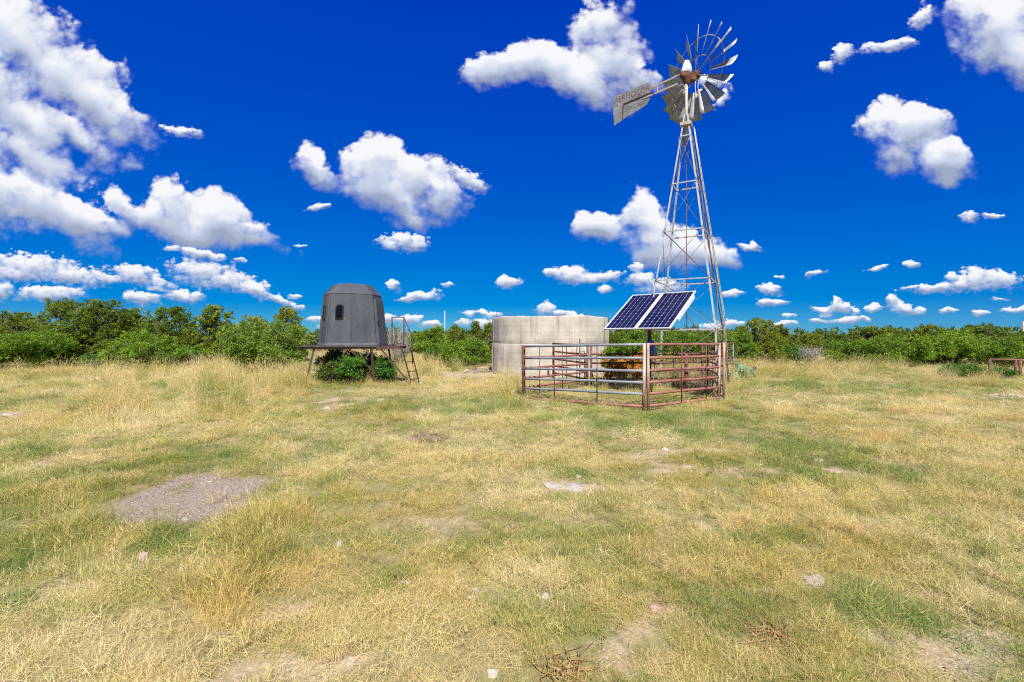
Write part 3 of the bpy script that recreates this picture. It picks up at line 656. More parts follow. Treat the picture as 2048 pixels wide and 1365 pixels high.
    for r_, d, rr in ((0.54, 0.0, .011), (1.06, -0.03, .012)):
        pts = [pol(r_, 2 * math.pi * k / 48, d) for k in range(49)]; m.tube(pts, rr, 6, cap=False)
    wh = m.build('wheel', M['galv_old'], Wm)
    m = MB().lathe(hub - ax * .12, [(0.05, 0), (0.11, .02), (0.12, .10), (0.11, .20), (0.05, .22)], 14, ax); m.build('hub', M['rust_orange'], wh)
    for k in range(6):
        a0 = 2 * math.pi * (k + .5) / 6
        for da in (-.07, .07):
            MB().tube([pol(.10, a0 + da, .06 * (1 if da > 0 else -1)), pol(1.06, a0 + da * .3, -0.03)], 0.011, 6).build('spoke', M['galv_old'], wh)
    for k in range(18):
        a0 = 2 * math.pi * (k + .35) / 18; er = u * math.cos(a0) + up * math.sin(a0); et = u * -math.sin(a0) + up * math.cos(a0)
        vs = []; fs = []; nc, nr = 5, 5; beta = rad(-38 + R.uniform(-3, 3)); bend = R.uniform(-.02, .02)
        for i in range(nr):
            f_ = i / (nr - 1); r_ = RI + .03 + (RO - RI - .03) * f_; w_ = 0.17 + 0.23 * f_
            for j in range(nc):
                s_ = j / (nc - 1) - .5; cam_ = 0.16 * w_ * (0.25 - s_ * s_) * 4
                dirw = et * math.cos(beta) - ax * math.sin(beta); nn = ax * math.cos(beta) + et * math.sin(beta)
                vs.append(hub + er * r_ + dirw * (s_ * w_) + nn * (cam_ * .55 - .03 + bend * f_ * s_ * 2))
        for i in range(nr - 1):
            for j in range(nc - 1): q = i * nc + j; fs.append((q, q + 1, q + nc + 1, q + nc))
        o = MB().add(vs, fs, True).build('blade', M['galv_dull'], wh)
        sm = o.modifiers.new('solid', 'SOLIDIFY'); sm.thickness = 0.004; sm.offset = 0
    # tail: two bars from the head to a flared vane
    n0 = Vector((4.53, 14.90, 0)); f0 = Vector((3.53, 15.78, 0)); td = (f0 - n0).normalized(); tn = Vector((-td.y, td.x, 0))
    st = C + Vector((-.10, .10, 0))
    MB().beam(st + up * 9.86, n0 + up * 9.80 + td * .12 - tn * .03, 0.035, 0.05).build('tail_bar', M['galv_old'], Wm)
    MB().beam(st + up * 9.60, n0 + up * 9.56 + td * .25, 0.035, 0.05).build('tail_bar', M['galv_old'], Wm)
    MB().beam(n0 + up * 9.81 - td * .25, n0 + up * 9.57 - td * .25, 0.025).build('tail_strut', M['galv_old'], Wm)
    L = (f0 - n0).length
    # vane outline in (along, height): notch where the lower sheet is cut back
    out = [(0.0, 9.50), (0.0, 9.66), (-.06, 9.80), (0.02, 10.03), (L, 9.99), (L + .02, 9.40), (L - .02, 8.98), (L * .66, 9.13), (L * .36, 9.22), (0.12, 9.32)]
    m = MB(); vs = [n0 + td * a_ + up * z_ + tn * d for d in (-.004, .004) for (a_, z_) in out]; k = len(out)
    m.add(vs, [tuple(range(k)), tuple(range(2 * k - 1, k - 1, -1))] + [(i, i + k, (i + 1) % k + k, (i + 1) % k) for i in range(k)])
    vane = m.build('tail_vane', M['vane'], Wm)
    camside = -tn if tn.dot(n0) > 0 else tn
    m = MB(); m.beam(n0 + td * -.02 + up * 9.66 + camside * .02, n0 + td * (L * .72) + up * 9.62 + camside * .02, .02, .035)
    m.beam(n0 + td * (L * .72) + up * 9.63 + camside * .02, n0 + td * (L * .74) + up * 9.14 + camside * .02, .02, .03, up=td)
    m.build('vane_stiffener', M['rust_dark'], vane)
    xdir = -td if camside.dot((-td).cross(up)) < 0 else td
    xdir = -td            # reading direction runs from the far end towards the head
    for body, size, along, z0, wdt in (('AERMOTOR', .27, L * 1.0, 9.745, L * .98), ('CHICAGO', .17, L * .66, 9.36, L * .55)):
        cu = bpy.data.curves.new('lettering', 'FONT'); cu.body = body; cu.size = size; cu.extrude = 0.001
        ob = bpy.data.objects.new('tmp', cu); COL.objects.link(ob); bpy.context.view_layer.update()
        me = bpy.data.meshes.new_from_object(ob.evaluated_get(bpy.context.evaluated_depsgraph_get())); bpy.data.objects.remove(ob)
        xs = [v.co.x for v in me.vertices]; sx = wdt / (max(xs) - min(xs)); x0 = min(xs)
        for v in me.vertices:
            w = n0 + td * along + xdir * ((v.co.x - x0) * sx + .02) + up * (z0 + v.co.y) + camside * (.007 + v.co.z) - ORG[Wm]; v.co = w
        me.name = 'lettering'; link('lettering', me, M['lettering'], vane)
    return Wm
windmill()

# ------------------------------------------------------------------ solar array
def solar():
    c = Vector((3.975, 13.162, 2.444)); yaw, tilt, L, Wd = -0.78276, 0.5904, 1.957, 2.03
    e = Vector((math.cos(yaw), math.sin(yaw), 0)); hs = Vector((-math.sin(yaw), math.cos(yaw), 0))
    s = hs * math.cos(tilt) + Vector((0, 0, math.sin(tilt))); n = e.cross(s)
    base = Vector((c.x + .02, c.y + .05, gz1(c.x, c.y)))
    A = thing('solar_array', base, 'pair of dark blue solar panels tilted on a rusty post in the pen', 'solar panel')
    mw = (Wd - .02) / 2
    for k in (-1, 1):
        mc = c + e * (k * (mw / 2 + .01)); fr = 0.032; d = 0.035
        m = MB()
        for q in (-1, 1):
            m.obox(mc + e * (q * (mw / 2 - fr / 2)), e * fr / 2, s * L / 2, n * d / 2)
            m.obox(mc + s * (q * (L / 2 - fr / 2)), e * (mw / 2 - fr), s * fr / 2, n * (d / 2 - .001))
        mod = m.build('module', M['alu'], A)
        MB().obox(mc + n * 0.004, e * (mw / 2 - fr), s * (L / 2 - fr), n * .004).build('backsheet', M['backsheet'], mod)
        cw = (mw - 2 * fr - .03) / 6; ch = (L - 2 * fr - .03) / 12; me = None
        for i in range(6):
            for j in range(12):
                pc = mc + n * .0105 + e * ((i - 2.5) * cw) + s * ((j - 5.5) * ch)
                if me is None:
                    a_, b_, ck = cw / 2 - .0045, ch / 2 - .0045, .014
                    ol = [(-a_ + ck, -b_), (a_ - ck, -b_), (a_, -b_ + ck), (a_, b_ - ck), (a_ - ck, b_), (-a_ + ck, b_), (-a_, b_ - ck), (-a_, -b_ + ck)]
                    vs = [e * x_ + s * y_ + n * z_ for z_ in (-.002, .002) for (x_, y_) in ol]
                    me = bpy.data.meshes.new('cell'); me.from_pydata(vs, [], [tuple(range(7, -1, -1)), tuple(range(8, 16))] + [(q, (q + 1) % 8, (q + 1) % 8 + 8, q + 8) for q in range(8)]); me.materials.append(M['cell'])
                o = bpy.data.objects.new('cell', me); COL.objects.link(o); o.parent = mod; o.location = pc - ORG[A]
    for k in (-.42, .42):                                # carrier rails under the modules
        MB().beam(c - e * (Wd / 2 - .02) + s * k - n * .045, c + e * (Wd / 2 + .03) + s * k - n * .045, .04, .045, up=n).build('support_rail', M['alu'], A)
    MB().obox(c + e * (Wd / 2 + .025) + s * .10 - n * .03, e * .018, s * .62, n * .045).build('side_rail', M['alu'], A)
    top = c - n * .10
    MB().tube([base - Vector((0, 0, .1)), Vector((base.x, base.y, top.z - .02))], 0.055, 12).build('post', M['rust_dark'], A)
    MB().obox(top + Vector((0, 0, -.03)), e * .12, s * .12, n * .03).build('mount_head', M['rust_dark'], A)
    MB().tube([Vector((base.x, base.y, 1.75)), c + s * .42 - n * .07], .018, 6).build('mount_brace', M['rust_dark'], A)
    MB().tube([c + e * .98 + s * .05 - n * .07, Vector((base.x, base.y, 1.55)) + e * 1.55 + hs * .25], .014, 6).build('mount_brace', M['rust_dark'], A)
    # blue pump controller hung on the post
    B = thing('pump_controller', (base.x - .02, base.y - .13, 1.15), 'blue rounded pump controller hung on the solar panel post', 'pump controller')
    pc = Vector((base.x - .02, base.y - .15, 1.2))
    MB().lathe(pc, [(.115, 0), (.125, .03), (.125, .26), (.118, .32), (.085, .37), (.03, .39)], 20).build('housing', M['blue_plastic'], B)
    MB().obox(pc + Vector((.12, -.06, .07)), Vector((.05, 0, 0)), Vector((0, .04, 0)), Vector((0, 0, .10))).build('switch_box', M['rail_grey'], B, bevel=.008)
    MB().tube([pc + Vector((.12, -.05, -.02)), pc + Vector((.11, .02, -.6)), pc + Vector((.05, .1, -1.2))], .014, 6).build('conduit', M['rail_grey'], B)
solar()

# ------------------------------------------------------------------ livestock panels
ZR = [1.52, 1.21, 0.92, 0.65, 0.39, 0.11]
def panel(A, B, label, mats, rods=(0.33, 0.66), dz=(0, 0), rr=0.033, lowmat=None, zr=ZR, posts=('post_mixed', 'post_mixed'), bow=0.0, group='livestock panels of the pen'):
    A3, B3 = Vector((*A, 0)), Vector((*B, 0)); d = (B3 - A3).normalized(); nrm = Vector((-d.y, d.x, 0))
    T = thing('livestock_panel', (*(((A3 + B3) / 2).xy), gz1(*((A3 + B3) / 2).xy)), label, 'livestock panel', group)
    for i, z in enumerate(zr):
        zz = [z + dz[0], z + dz[1]]; pts = []
        for k in range(7):
            f_ = k / 6; b_ = bow * math.sin(math.pi * f_) * (1 if i % 2 else -.6)
            pts.append(A3.lerp(B3, f_) + Vector((0, 0, zz[0] * (1 - f_) + zz[1] * f_)) + nrm * b_ + Vector((0, 0, R.uniform(-.006, .006) if 0 < k < 6 else 0)))
        MB().tube(pts, rr, 10).build('rail', M[lowmat if (lowmat and i == len(zr) - 1) else mats], T)
    for e_, P_, pm in ((0, A3, posts[0]), (1, B3, posts[1])):
        zt = zr[0] + dz[e_]
        g = gz1(P_.x, P_.y); lean = Vector((R.uniform(-.02, .02), R.uniform(-.02, .02), 0))
        MB().tube([P_ + Vector((0, 0, g - .03)), P_ + Vector((0, 0, .7)) + lean * .5, P_ + Vector((0, 0, zt + .03)) + lean], [.034, .035, .033], 10).build('post', M[pm], T)
    for f_ in rods:
        p = A3.lerp(B3, f_) - nrm * (rr + .008); zt = zr[0] + dz[0] * (1 - f_) + dz[1] * f_; zb = zr[-1] + dz[0] * (1 - f_) + dz[1] * f_
        MB().tube([p + Vector((0, 0, zb)), p + Vector((0, 0, zt))], .014, 6).build('upright_rod', M['rust_dark'], T)
    return T
Lp, Cp, Rp = (0.31, 12.4), (3.0, 10.37), (5.44, 11.98)
panel(Lp, Cp, 'grey six-rail livestock panel, front left side of the pen', 'rail_grey', (0.30, 0.66), (-.10, 0), lowmat='rail_red', posts=('rust_orange', 'post_mixed'))
panel((3.12, 10.42), Rp, 'red oxide six-rail livestock panel, front right side of the pen', 'rail_red', (0.42, 0.78), (0, -.03))
panel((0.33, 12.52), (2.47, 15.0), 'red livestock panel running back from the left corner post towards the tank', 'rail_red', (0.20, 0.55), (-.10, -.14), posts=('rust_orange', 'rust_dark'))
panel((2.50, 15.12), (1.60, 17.75), 'dark rusty livestock panel angled between the pen and the concrete tank', 'rust_dark', (0.3, 0.6), (-.13, -.12), posts=('rust_dark', 'rust_dark'))
panel((2.62, 15.05), (6.55, 15.25), 'rusty livestock panel at the back of the pen behind the solar post', 'rust_dark', (0.35, 0.7), (-.12, -.10), posts=('rust_dark', 'rust_dark'))
panel((5.64, 12.12), (6.62, 15.40), 'rusty livestock panel seen edge-on beside the windmill leg', 'rail_red', (0.25, 0.5, 0.75), (-.02, -.08), posts=('post_mixed', 'rust_dark'))
panel((7.20, 17.2), (9.62, 19.8), 'far brown livestock panel beside the prickly pear', 'rust_dark', (0.62, 0.76, 0.88), (-.1, -.1), zr=[1.46, 1.18, .88, .60, .34], posts=('rust_dark', 'rail_grey'))

# gate stanchion with slanted brace at the pen's back corner
def stanchion():
    b = Vector((2.52, 15.45, gz1(2.52, 15.45)))
    S = thing('gate_stanchion', b, 'pale galvanised gate stanchion with slanted brace against the tank', 'stanchion')
    p = lambda x, y, z: Vector((b.x + x, b.y + y, z))
    MB().tube([p(-.04, 0, -.1), p(-.04, 0, 1.32)], .035, 10).build('post', M['white_pole'], S)
    MB().tube([p(-.22, .02, -.1), p(-.22, .02, 1.60)], .018, 8).build('post', M['rust_dark'], S)
    MB().tube([p(-.22, .02, 1.45), p(.04, .0, 1.45), p(.20, .0, .55), p(.27, 0, -.02)], .018, 8).build('brace', M['rail_grey'], S)
    for z in (1.36, 1.18, 1.0, .8, .6): MB().tube([p(-.22, .02, z), p(-.04, 0, z)], .012, 6).build('rung', M['rail_grey'], S)
stanchion()

# ------------------------------------------------------------------ concrete tank
def tank():
    c = Vector((1.78, 21.35, 0)); r_ = 2.72; h1, h2 = 1.36, 2.52
    T = thing('water_tank', c, 'round pale concrete stock tank poured in two rings', 'water tank')
    def ringwall(name, r0, z0, z1, th, seed):
        n = 160; rr = random.Random(seed); vs = []; rows = [z0, z0 + .02] + [z0 + .02 + (z1 - z0 - .04) * k / 6 for k in range(1, 6)] + [z1 - .02, z1]
        m = MB()
        for q, z in enumerate(rows):
            for k in range(n):
                a = 2 * math.pi * k / n; ed = .010 if q in (0, len(rows) - 1) else 0
                wob = .008 * math.sin(a * 9 + seed) + .005 * math.sin(a * 23 + z * 3)
                ztop = z + (.018 * math.sin(a * 5 + 1) + .010 * math.sin(a * 17) if (q >= len(rows) - 2 and z1 > 2) else 0)
                vs.append(c + Vector(((r0 + wob - ed) * math.cos(a), (r0 + wob - ed) * math.sin(a), ztop)))
        for k in range(n):
            a = 2 * math.pi * k / n; vs.append(c + Vector(((r0 - th) * math.cos(a), (r0 - th) * math.sin(a), z1 - .005)))
        for k in range(n):
            a = 2 * math.pi * k / n; vs.append(c + Vector(((r0 - th) * math.cos(a), (r0 - th) * math.sin(a), z0)))
        R_ = len(rows) + 2; fs = []
        for i in range(R_):
            for k in range(n):
                a = i * n + k; b = i * n + (k + 1) % n; cc = (a + n) % (R_ * n); dd = (b + n) % (R_ * n); fs.append((a, b, dd, cc))
        m.add(vs, fs, True); return m.build(name, M['concrete'], T)
    lw = ringwall('lower_ring', r_, -.15, h1 - .004, .22, 1); uw = ringwall('upper_ring', r_ - .022, h1, h2, .20, 4)
    # form seams: shallow vertical fins of squeezed-out grout
    for k in range(12):
        a = 2 * math.pi * (k + .3) / 12
        d = Vector((math.cos(a), math.sin(a), 0)); tg = Vector((-d.y, d.x, 0))
        MB().obox(c + d * (r_ + .004) + Vector((0, 0, h1 / 2 - .03)), d * .010, tg * .012, Vector((0, 0, h1 / 2 - .06))).build('form_seam', M['concrete'], lw)
        a += .07; d = Vector((math.cos(a), math.sin(a), 0)); tg = Vector((-d.y, d.x, 0))
        MB().obox(c + d * (r_ - .018) + Vector((0, 0, (h1 + h2) / 2)), d * .010, tg * .012, Vector((0, 0, (h2 - h1) / 2 - .03))).build('form_seam', M['concrete'], uw)
    for k in range(14):                                    # rebar ends standing out of the rim
        a = 2 * math.pi * (k + R.uniform(.2, .8)) / 14; d = Vector((math.cos(a), math.sin(a), 0))
        p = c + d * (r_ - .12) + Vector((0, 0, h2 - .05)); MB().tube([p, p + Vector((R.uniform(-.03, .03), R.uniform(-.03, .03), R.uniform(.18, .42)))], .008, 5).build('rebar', M['rust_dark'], uw)
tank()

# ------------------------------------------------------------------ hunting blind
def blind():
    c = Vector((-5.98, 17.1, 0)); g0 = gz1(c.x, c.y); zp = 1.36
    B = thing('hunting_blind', (c.x, c.y, g0), 'grey eight-sided hunting blind raised on a rusty steel stand', 'hunting blind')
    a0 = rad(-90 + 15.5)
    def vert(k, r_, z): a = a0 + k * math.pi / 4; return c + Vector((r_ * math.cos(a), r_ * math.sin(a), z))
    ze, zt = 3.20, 3.60; rb, re, rt = 1.20, 1.01, 0.64
    for k in range(8):                                     # wall panels, each with a raised lip at its right edge
        p = [vert(k, rb, zp), vert(k + 1, rb, zp), vert(k + 1, re, ze), vert(k, re, ze)]
        n = (p[1] - p[0]).cross(p[3] - p[0]).normalized(); cc = sum(p, Vector()) / 4
        if n.dot(cc - c - Vector((0, 0, cc.z))) < 0: n = -n
        q = [cc + (v - cc) * .995 for v in p]
        m = MB(); vs = q + [v - n * .03 for v in q]
        m.add(vs, [(0, 1, 2, 3), (7, 6, 5, 4), (0, 4, 5, 1), (1, 5, 6, 2), (2, 6, 7, 3), (3, 7, 4, 0)])
        wp = m.build('wall_panel', M['blind_paint'], B, bevel=.004)
        MB().beam(p[0] + n * .010, p[3] + n * .010, .05, .022, up=n).build('seam_rib', M['blind_paint'], wp)
        # roof facet
        rp = [vert(k, re + .012, ze + .01), vert(k + 1, re + .012, ze + .01), vert(k + 1, rt, zt), vert(k, rt, zt)]
        n2 = (rp[1] - rp[0]).cross(rp[3] - rp[0]).normalized(); n2 = n2 if n2.z > 0 else -n2
        vs = rp + [v - n2 * .03 for v in rp]
        f = MB().add(vs, [(0, 1, 2, 3), (7, 6, 5, 4), (0, 4, 5, 1), (1, 5, 6, 2), (2, 6, 7, 3), (3, 7, 4, 0)]).build('roof_panel', M['blind_paint'], B)
        MB().beam(rp[0] + n2 * .01, rp[3] + n2 * .01, .04, .02, up=n2).build('seam_rib', M['blind_paint'], f)
        # windows on the two left-hand visible faces
        if k in (6, 7):
            f_ = {7: .50, 6: .40}[k]; w_, h_ = {7: .155, 6: .145}[k], .27
            lo = p[0].lerp(p[1], f_); hi = p[3].lerp(p[2], f_); wc = lo.lerp(hi, .645) + n * .012
            ex = (p[1] - p[0]).normalized(); ey = (hi - lo).normalized()
            def outline(a_, b_, cut): return [(-a_, -b_ + cut * .4), (-a_ + cut * .4, -b_), (a_ - cut * .4, -b_), (a_, -b_ + cut * .4), (a_, b_ - cut), (a_ - cut, b_), (-a_ + cut, b_), (-a_, b_ - cut)]
            o1, o2 = outline(w_, h_, .07), outline(w_ - .035, h_ - .035, .06)
            m = MB(); vs = [wc + ex * x + ey * y + n * d for d in (-.01, .016) for (x, y) in o1] + [wc + ex * x + ey * y + n * d for d in (-.01, .016) for (x, y) in o2]
            fs = []
            for i in range(8):
                j = (i + 1) % 8; fs += [(i, j, j + 8, i + 8), (8 + i, 8 + j, 24 + j, 24 + i), (24 + i, 24 + j, 16 + j, 16 + i)]
            wf = m.add(vs, fs).build('window', M['rubber'], wp)
            vs = [wc + ex * x + ey * y + n * .002 for (x, y) in o2]
            MB().add(vs, [tuple(range(8))]).build('pane', M['glass'], wf)
    MB().add([vert(k, rt, zt - .004) for k in range(8)] + [c + Vector((0, 0, zt + .03))], [(k, (k + 1) % 8, 8) for k in range(8)]).build('roof_cap', M['blind_paint'], B)
    # door bulging from the right-hand side
    ka = 1
    p = [vert(ka, rb, zp), vert(ka + 1, rb, zp), vert(ka + 1, re, ze), vert(ka, re, ze)]; n = Vector(((p[0] + p[1]) / 2 - c)); n.z = 0; n.normalize()
    dp = [p[0].lerp(p[1], .08), p[0].lerp(p[1], .92)]; tp = [p[3].lerp(p[2], .92).lerp(p[1], .09), p[3].lerp(p[2], .08).lerp(p[0], .09)]
    vs = [v + n * .10 for v in dp + tp] + [v - n * .01 for v in dp + tp]
    dr = MB().add(vs, [(0, 1, 2, 3), (0, 4, 5, 1), (1, 5, 6, 2), (2, 6, 7, 3), (3, 7, 4, 0)]).build('door', M['blind_paint'], B, bevel=.012)
    MB().obox(dp[0].lerp(tp[1], .5) + n * .12, n * .02, Vector((.01, .02, 0)), Vector((0, 0, .06))).build('handle', M['rubber'], dr)
    # skirt and deck
    MB().add([vert(k, rb + .06, zp + .02) for k in range(8)] + [vert(k, rb + .02, zp + .09) for k in range(8)] + [vert(k, rb + .06, zp - .01) for k in range(8)],
             [(k, (k + 1) % 8, (k + 1) % 8 + 8, k + 8) for k in range(8)] + [(16 + k, 16 + (k + 1) % 8, (k + 1) % 8, k) for k in range(8)]).build('base_skirt', M['blind_trim'], B)
    MB().obox(Vector((-6.12, 17.1, zp - .035)), Vector((1.38, 0, 0)), Vector((0, 1.22, 0)), Vector((0, 0, .02))).build('deck', M['plate_dark'], B)
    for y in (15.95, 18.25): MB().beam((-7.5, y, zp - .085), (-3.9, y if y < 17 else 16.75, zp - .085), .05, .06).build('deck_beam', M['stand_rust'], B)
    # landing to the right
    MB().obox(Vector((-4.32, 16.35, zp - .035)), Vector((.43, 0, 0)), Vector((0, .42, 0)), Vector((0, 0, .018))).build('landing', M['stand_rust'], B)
    # legs and braces
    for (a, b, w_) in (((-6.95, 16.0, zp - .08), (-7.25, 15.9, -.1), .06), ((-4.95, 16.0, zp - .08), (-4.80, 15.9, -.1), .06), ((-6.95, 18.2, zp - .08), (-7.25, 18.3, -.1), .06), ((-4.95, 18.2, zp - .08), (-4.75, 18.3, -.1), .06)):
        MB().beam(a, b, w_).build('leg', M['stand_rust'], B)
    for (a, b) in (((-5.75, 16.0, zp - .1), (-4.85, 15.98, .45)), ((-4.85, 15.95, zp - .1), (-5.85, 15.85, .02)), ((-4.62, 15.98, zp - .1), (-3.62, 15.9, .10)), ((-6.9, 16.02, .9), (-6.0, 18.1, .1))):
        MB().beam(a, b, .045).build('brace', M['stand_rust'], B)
    # guard rail
    pl, pr = Vector((-4.22, 16.0, 0)), Vector((-3.80, 16.0, 0)); zr = 2.34
    m = MB(); U = Vector((0, 0, 1))
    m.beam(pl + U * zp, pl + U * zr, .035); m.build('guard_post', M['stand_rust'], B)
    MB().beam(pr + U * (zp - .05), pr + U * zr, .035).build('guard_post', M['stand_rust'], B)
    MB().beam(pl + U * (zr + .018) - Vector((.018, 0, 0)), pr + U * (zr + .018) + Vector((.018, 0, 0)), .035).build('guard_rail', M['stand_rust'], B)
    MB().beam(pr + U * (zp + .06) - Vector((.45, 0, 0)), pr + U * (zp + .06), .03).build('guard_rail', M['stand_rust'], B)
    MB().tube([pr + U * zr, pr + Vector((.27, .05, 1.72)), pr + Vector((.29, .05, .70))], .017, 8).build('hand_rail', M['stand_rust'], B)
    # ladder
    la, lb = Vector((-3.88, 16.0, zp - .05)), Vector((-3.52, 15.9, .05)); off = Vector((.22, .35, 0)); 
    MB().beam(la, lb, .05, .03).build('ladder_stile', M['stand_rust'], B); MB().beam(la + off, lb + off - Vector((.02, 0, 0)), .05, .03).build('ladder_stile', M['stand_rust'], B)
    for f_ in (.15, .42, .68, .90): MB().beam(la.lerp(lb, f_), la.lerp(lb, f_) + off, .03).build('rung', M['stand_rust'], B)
blind()

# ------------------------------------------------------------------ low pipe barrier, poles
def barrier():
    x0, y0 = 20.0, 18.7
    T = thing('pipe_barrier', (x0 + 1, y0, gz1(x0 + 1, y0)), 'low dark rusty pipe barrier at the right edge of the field', 'pipe barrier')
    MB().tube([(x0, y0 + .4, .70), (x0 + 3.2, y0 - .6, .70)], .045, 10).build('top_rail', M['rail_red'], T)
    MB().tube([(x0 + .45, y0 - .35, .67), (x0 + 3.4, y0 - 1.5, .67)], .04, 10).build('top_rail', M['rail_red'], T)
    for i, (x, y) in enumerate(((x0 + .03, y0 + .38), (x0 + .48, y0 - .36), (x0 + 1.6, y0 - .09), (x0 + .85, y0 + .14), (x0 + 2.0, y0 - .96), (x0 + 3.1, y0 - .55))):
        MB().tube([(x, y, -.1), (x, y, .69)], .05, 10).build('post', M['rust_dark'], T)
barrier()
o = MB().tube([(-11.8, 80, -.2), (-11.8, 80, 5.95)], [.055, .045], 8).build('mast', M['white_pole'], None, (-11.8, 80, 0)); tag(o, 'thin white mast standing far behind the brush left of the tank', 'mast')
o = MB().tube([(38.2, 34.0, -.2), (38.2, 34.0, 2.75)], [.06, .05], 8).build('utility_pole', M['timber'], None, (38.2, 34, 0)); tag(o, 'slim wooden pole behind the trees at the right edge', 'pole')
o = MB().tube([(-4.15, 24.0, -.2), (-4.13, 24.02, .85)], [.05, .045], 8).build('stake', M['rust_dark'], None, (-4.15, 24, 0)); tag(o, 'short dark stake in tall grass right of the blind', 'stake')

# ------------------------------------------------------------------ trees and shrubs
def leaves(C, dirs, ln, wd, r, up=0.0):
    n = len(C); d = dirs + r.normal(0, .55, (n, 3)); d[:, 2] += up; d /= np.linalg.norm(d, axis=1)[:, None] + 1e-9
    s = np.cross(d, r.normal(0, 1, (n, 3))); s /= np.linalg.norm(s, axis=1)[:, None] + 1e-9
    ln = (ln * r.uniform(.6, 1.3, n))[:, None]; wd = (wd * r.uniform(.6, 1.3, n))[:, None]
    return np.stack([C - d * ln * .4 + s * wd * .5, C - d * ln * .4 - s * wd * .5, C + d * ln * .6], 1)
def crown_mesh(name, lobes, n, r, leaf, sigma, mat, org, up=0.3, per=26, inner=.55, quad=True, gap=0.0):
    """lobes: (centre, radii) in world space; clumps of leaf faces spread through each lobe's outer volume"""
    vol = np.array([q[1][0] * q[1][1] + q[1][0] * q[1][2] for q in lobes]); vol = vol / vol.sum()
    Cs, Ds, Ts = [], [], []
    for (c, rd), f in zip(lobes, vol):
        k = max(3, int(n * f / per)); v = r.normal(0, 1, (k, 3)); v /= np.linalg.norm(v, axis=1)[:, None]
        rr = r.uniform(inner, 1.0, k) ** .7; cc = np.array(c) + v * np.array(rd) * rr[:, None]
        keep = r.uniform(0, 1, k) > gap; cc, v = cc[keep], v[keep]; k = len(cc)
        ct = np.clip(r.normal(.5, .22, k), 0, 1)
        L = np.repeat(cc, per, 0) + r.normal(0, 1, (k * per, 3)) * sigma * np.array([1, 1, .75])
        Cs.append(L); Ds.append(np.repeat(v, per, 0)); Ts.append(np.clip(np.repeat(ct, per) + r.normal(0, .12, k * per), 0, 1))
    Cn = np.concatenate(Cs); D = np.concatenate(Ds); T = np.concatenate(Ts); ok = Cn[:, 2] > 0.05; Cn, D, T = Cn[ok], D[ok], T[ok]
    V = leaves(Cn, D, leaf[0], leaf[1], r, up); m = len(V)
    return np_mesh(name, V.reshape(-1, 3) - np.array(org), np.arange(m * 3).reshape(-1, 3), [mat], {'tint': np.repeat(T, 3)})
def trunk_mesh(base, lobes, r, w0, stems=1, spread=.25):
    m = MB(); rr = random.Random(int(r.integers(1e9)))
    top = max(q[0][2] for q in lobes); roots = []
    for s in range(stems):
        a = rr.uniform(0, 6.28); b = Vector((base[0] + math.cos(a) * spread * .4 * (stems > 1), base[1] + math.sin(a) * spread * .4 * (stems > 1), base[2] - .1))
        k = b + Vector((math.cos(a) * spread, math.sin(a) * spread, top * rr.uniform(.30, .42))); w = w0 * rr.uniform(.7, 1) / (stems ** .4)
        m.tube([b, b.lerp(k, .5) + Vector((rr.uniform(-.08, .08), rr.uniform(-.08, .08), 0)), k], [w, w * .8, w * .6], 7); roots.append((k, w * .6))
    for (c, rd) in lobes:
        k, w = min(roots, key=lambda q: (q[0] - Vector(c)).length + rr.uniform(0, .3)); c = Vector(c)
        mid = k.lerp(c, .55) + Vector((rr.uniform(-.15, .15), rr.uniform(-.15, .15), rr.uniform(0, .12)))
        m.tube([k, mid, c], [w * .7, w * .45, w * .15], 5)
        for _ in range(3):
            e = c + Vector((rr.uniform(-1, 1) * rd[0], rr.uniform(-1, 1) * rd[1], rr.uniform(-.3, .9) * rd[2])); m.tube([mid, mid.lerp(e, .6) + Vector((0, 0, .05)), e], [w * .35, w * .22, w * .08], 4)
    return m
NTREE = [0]
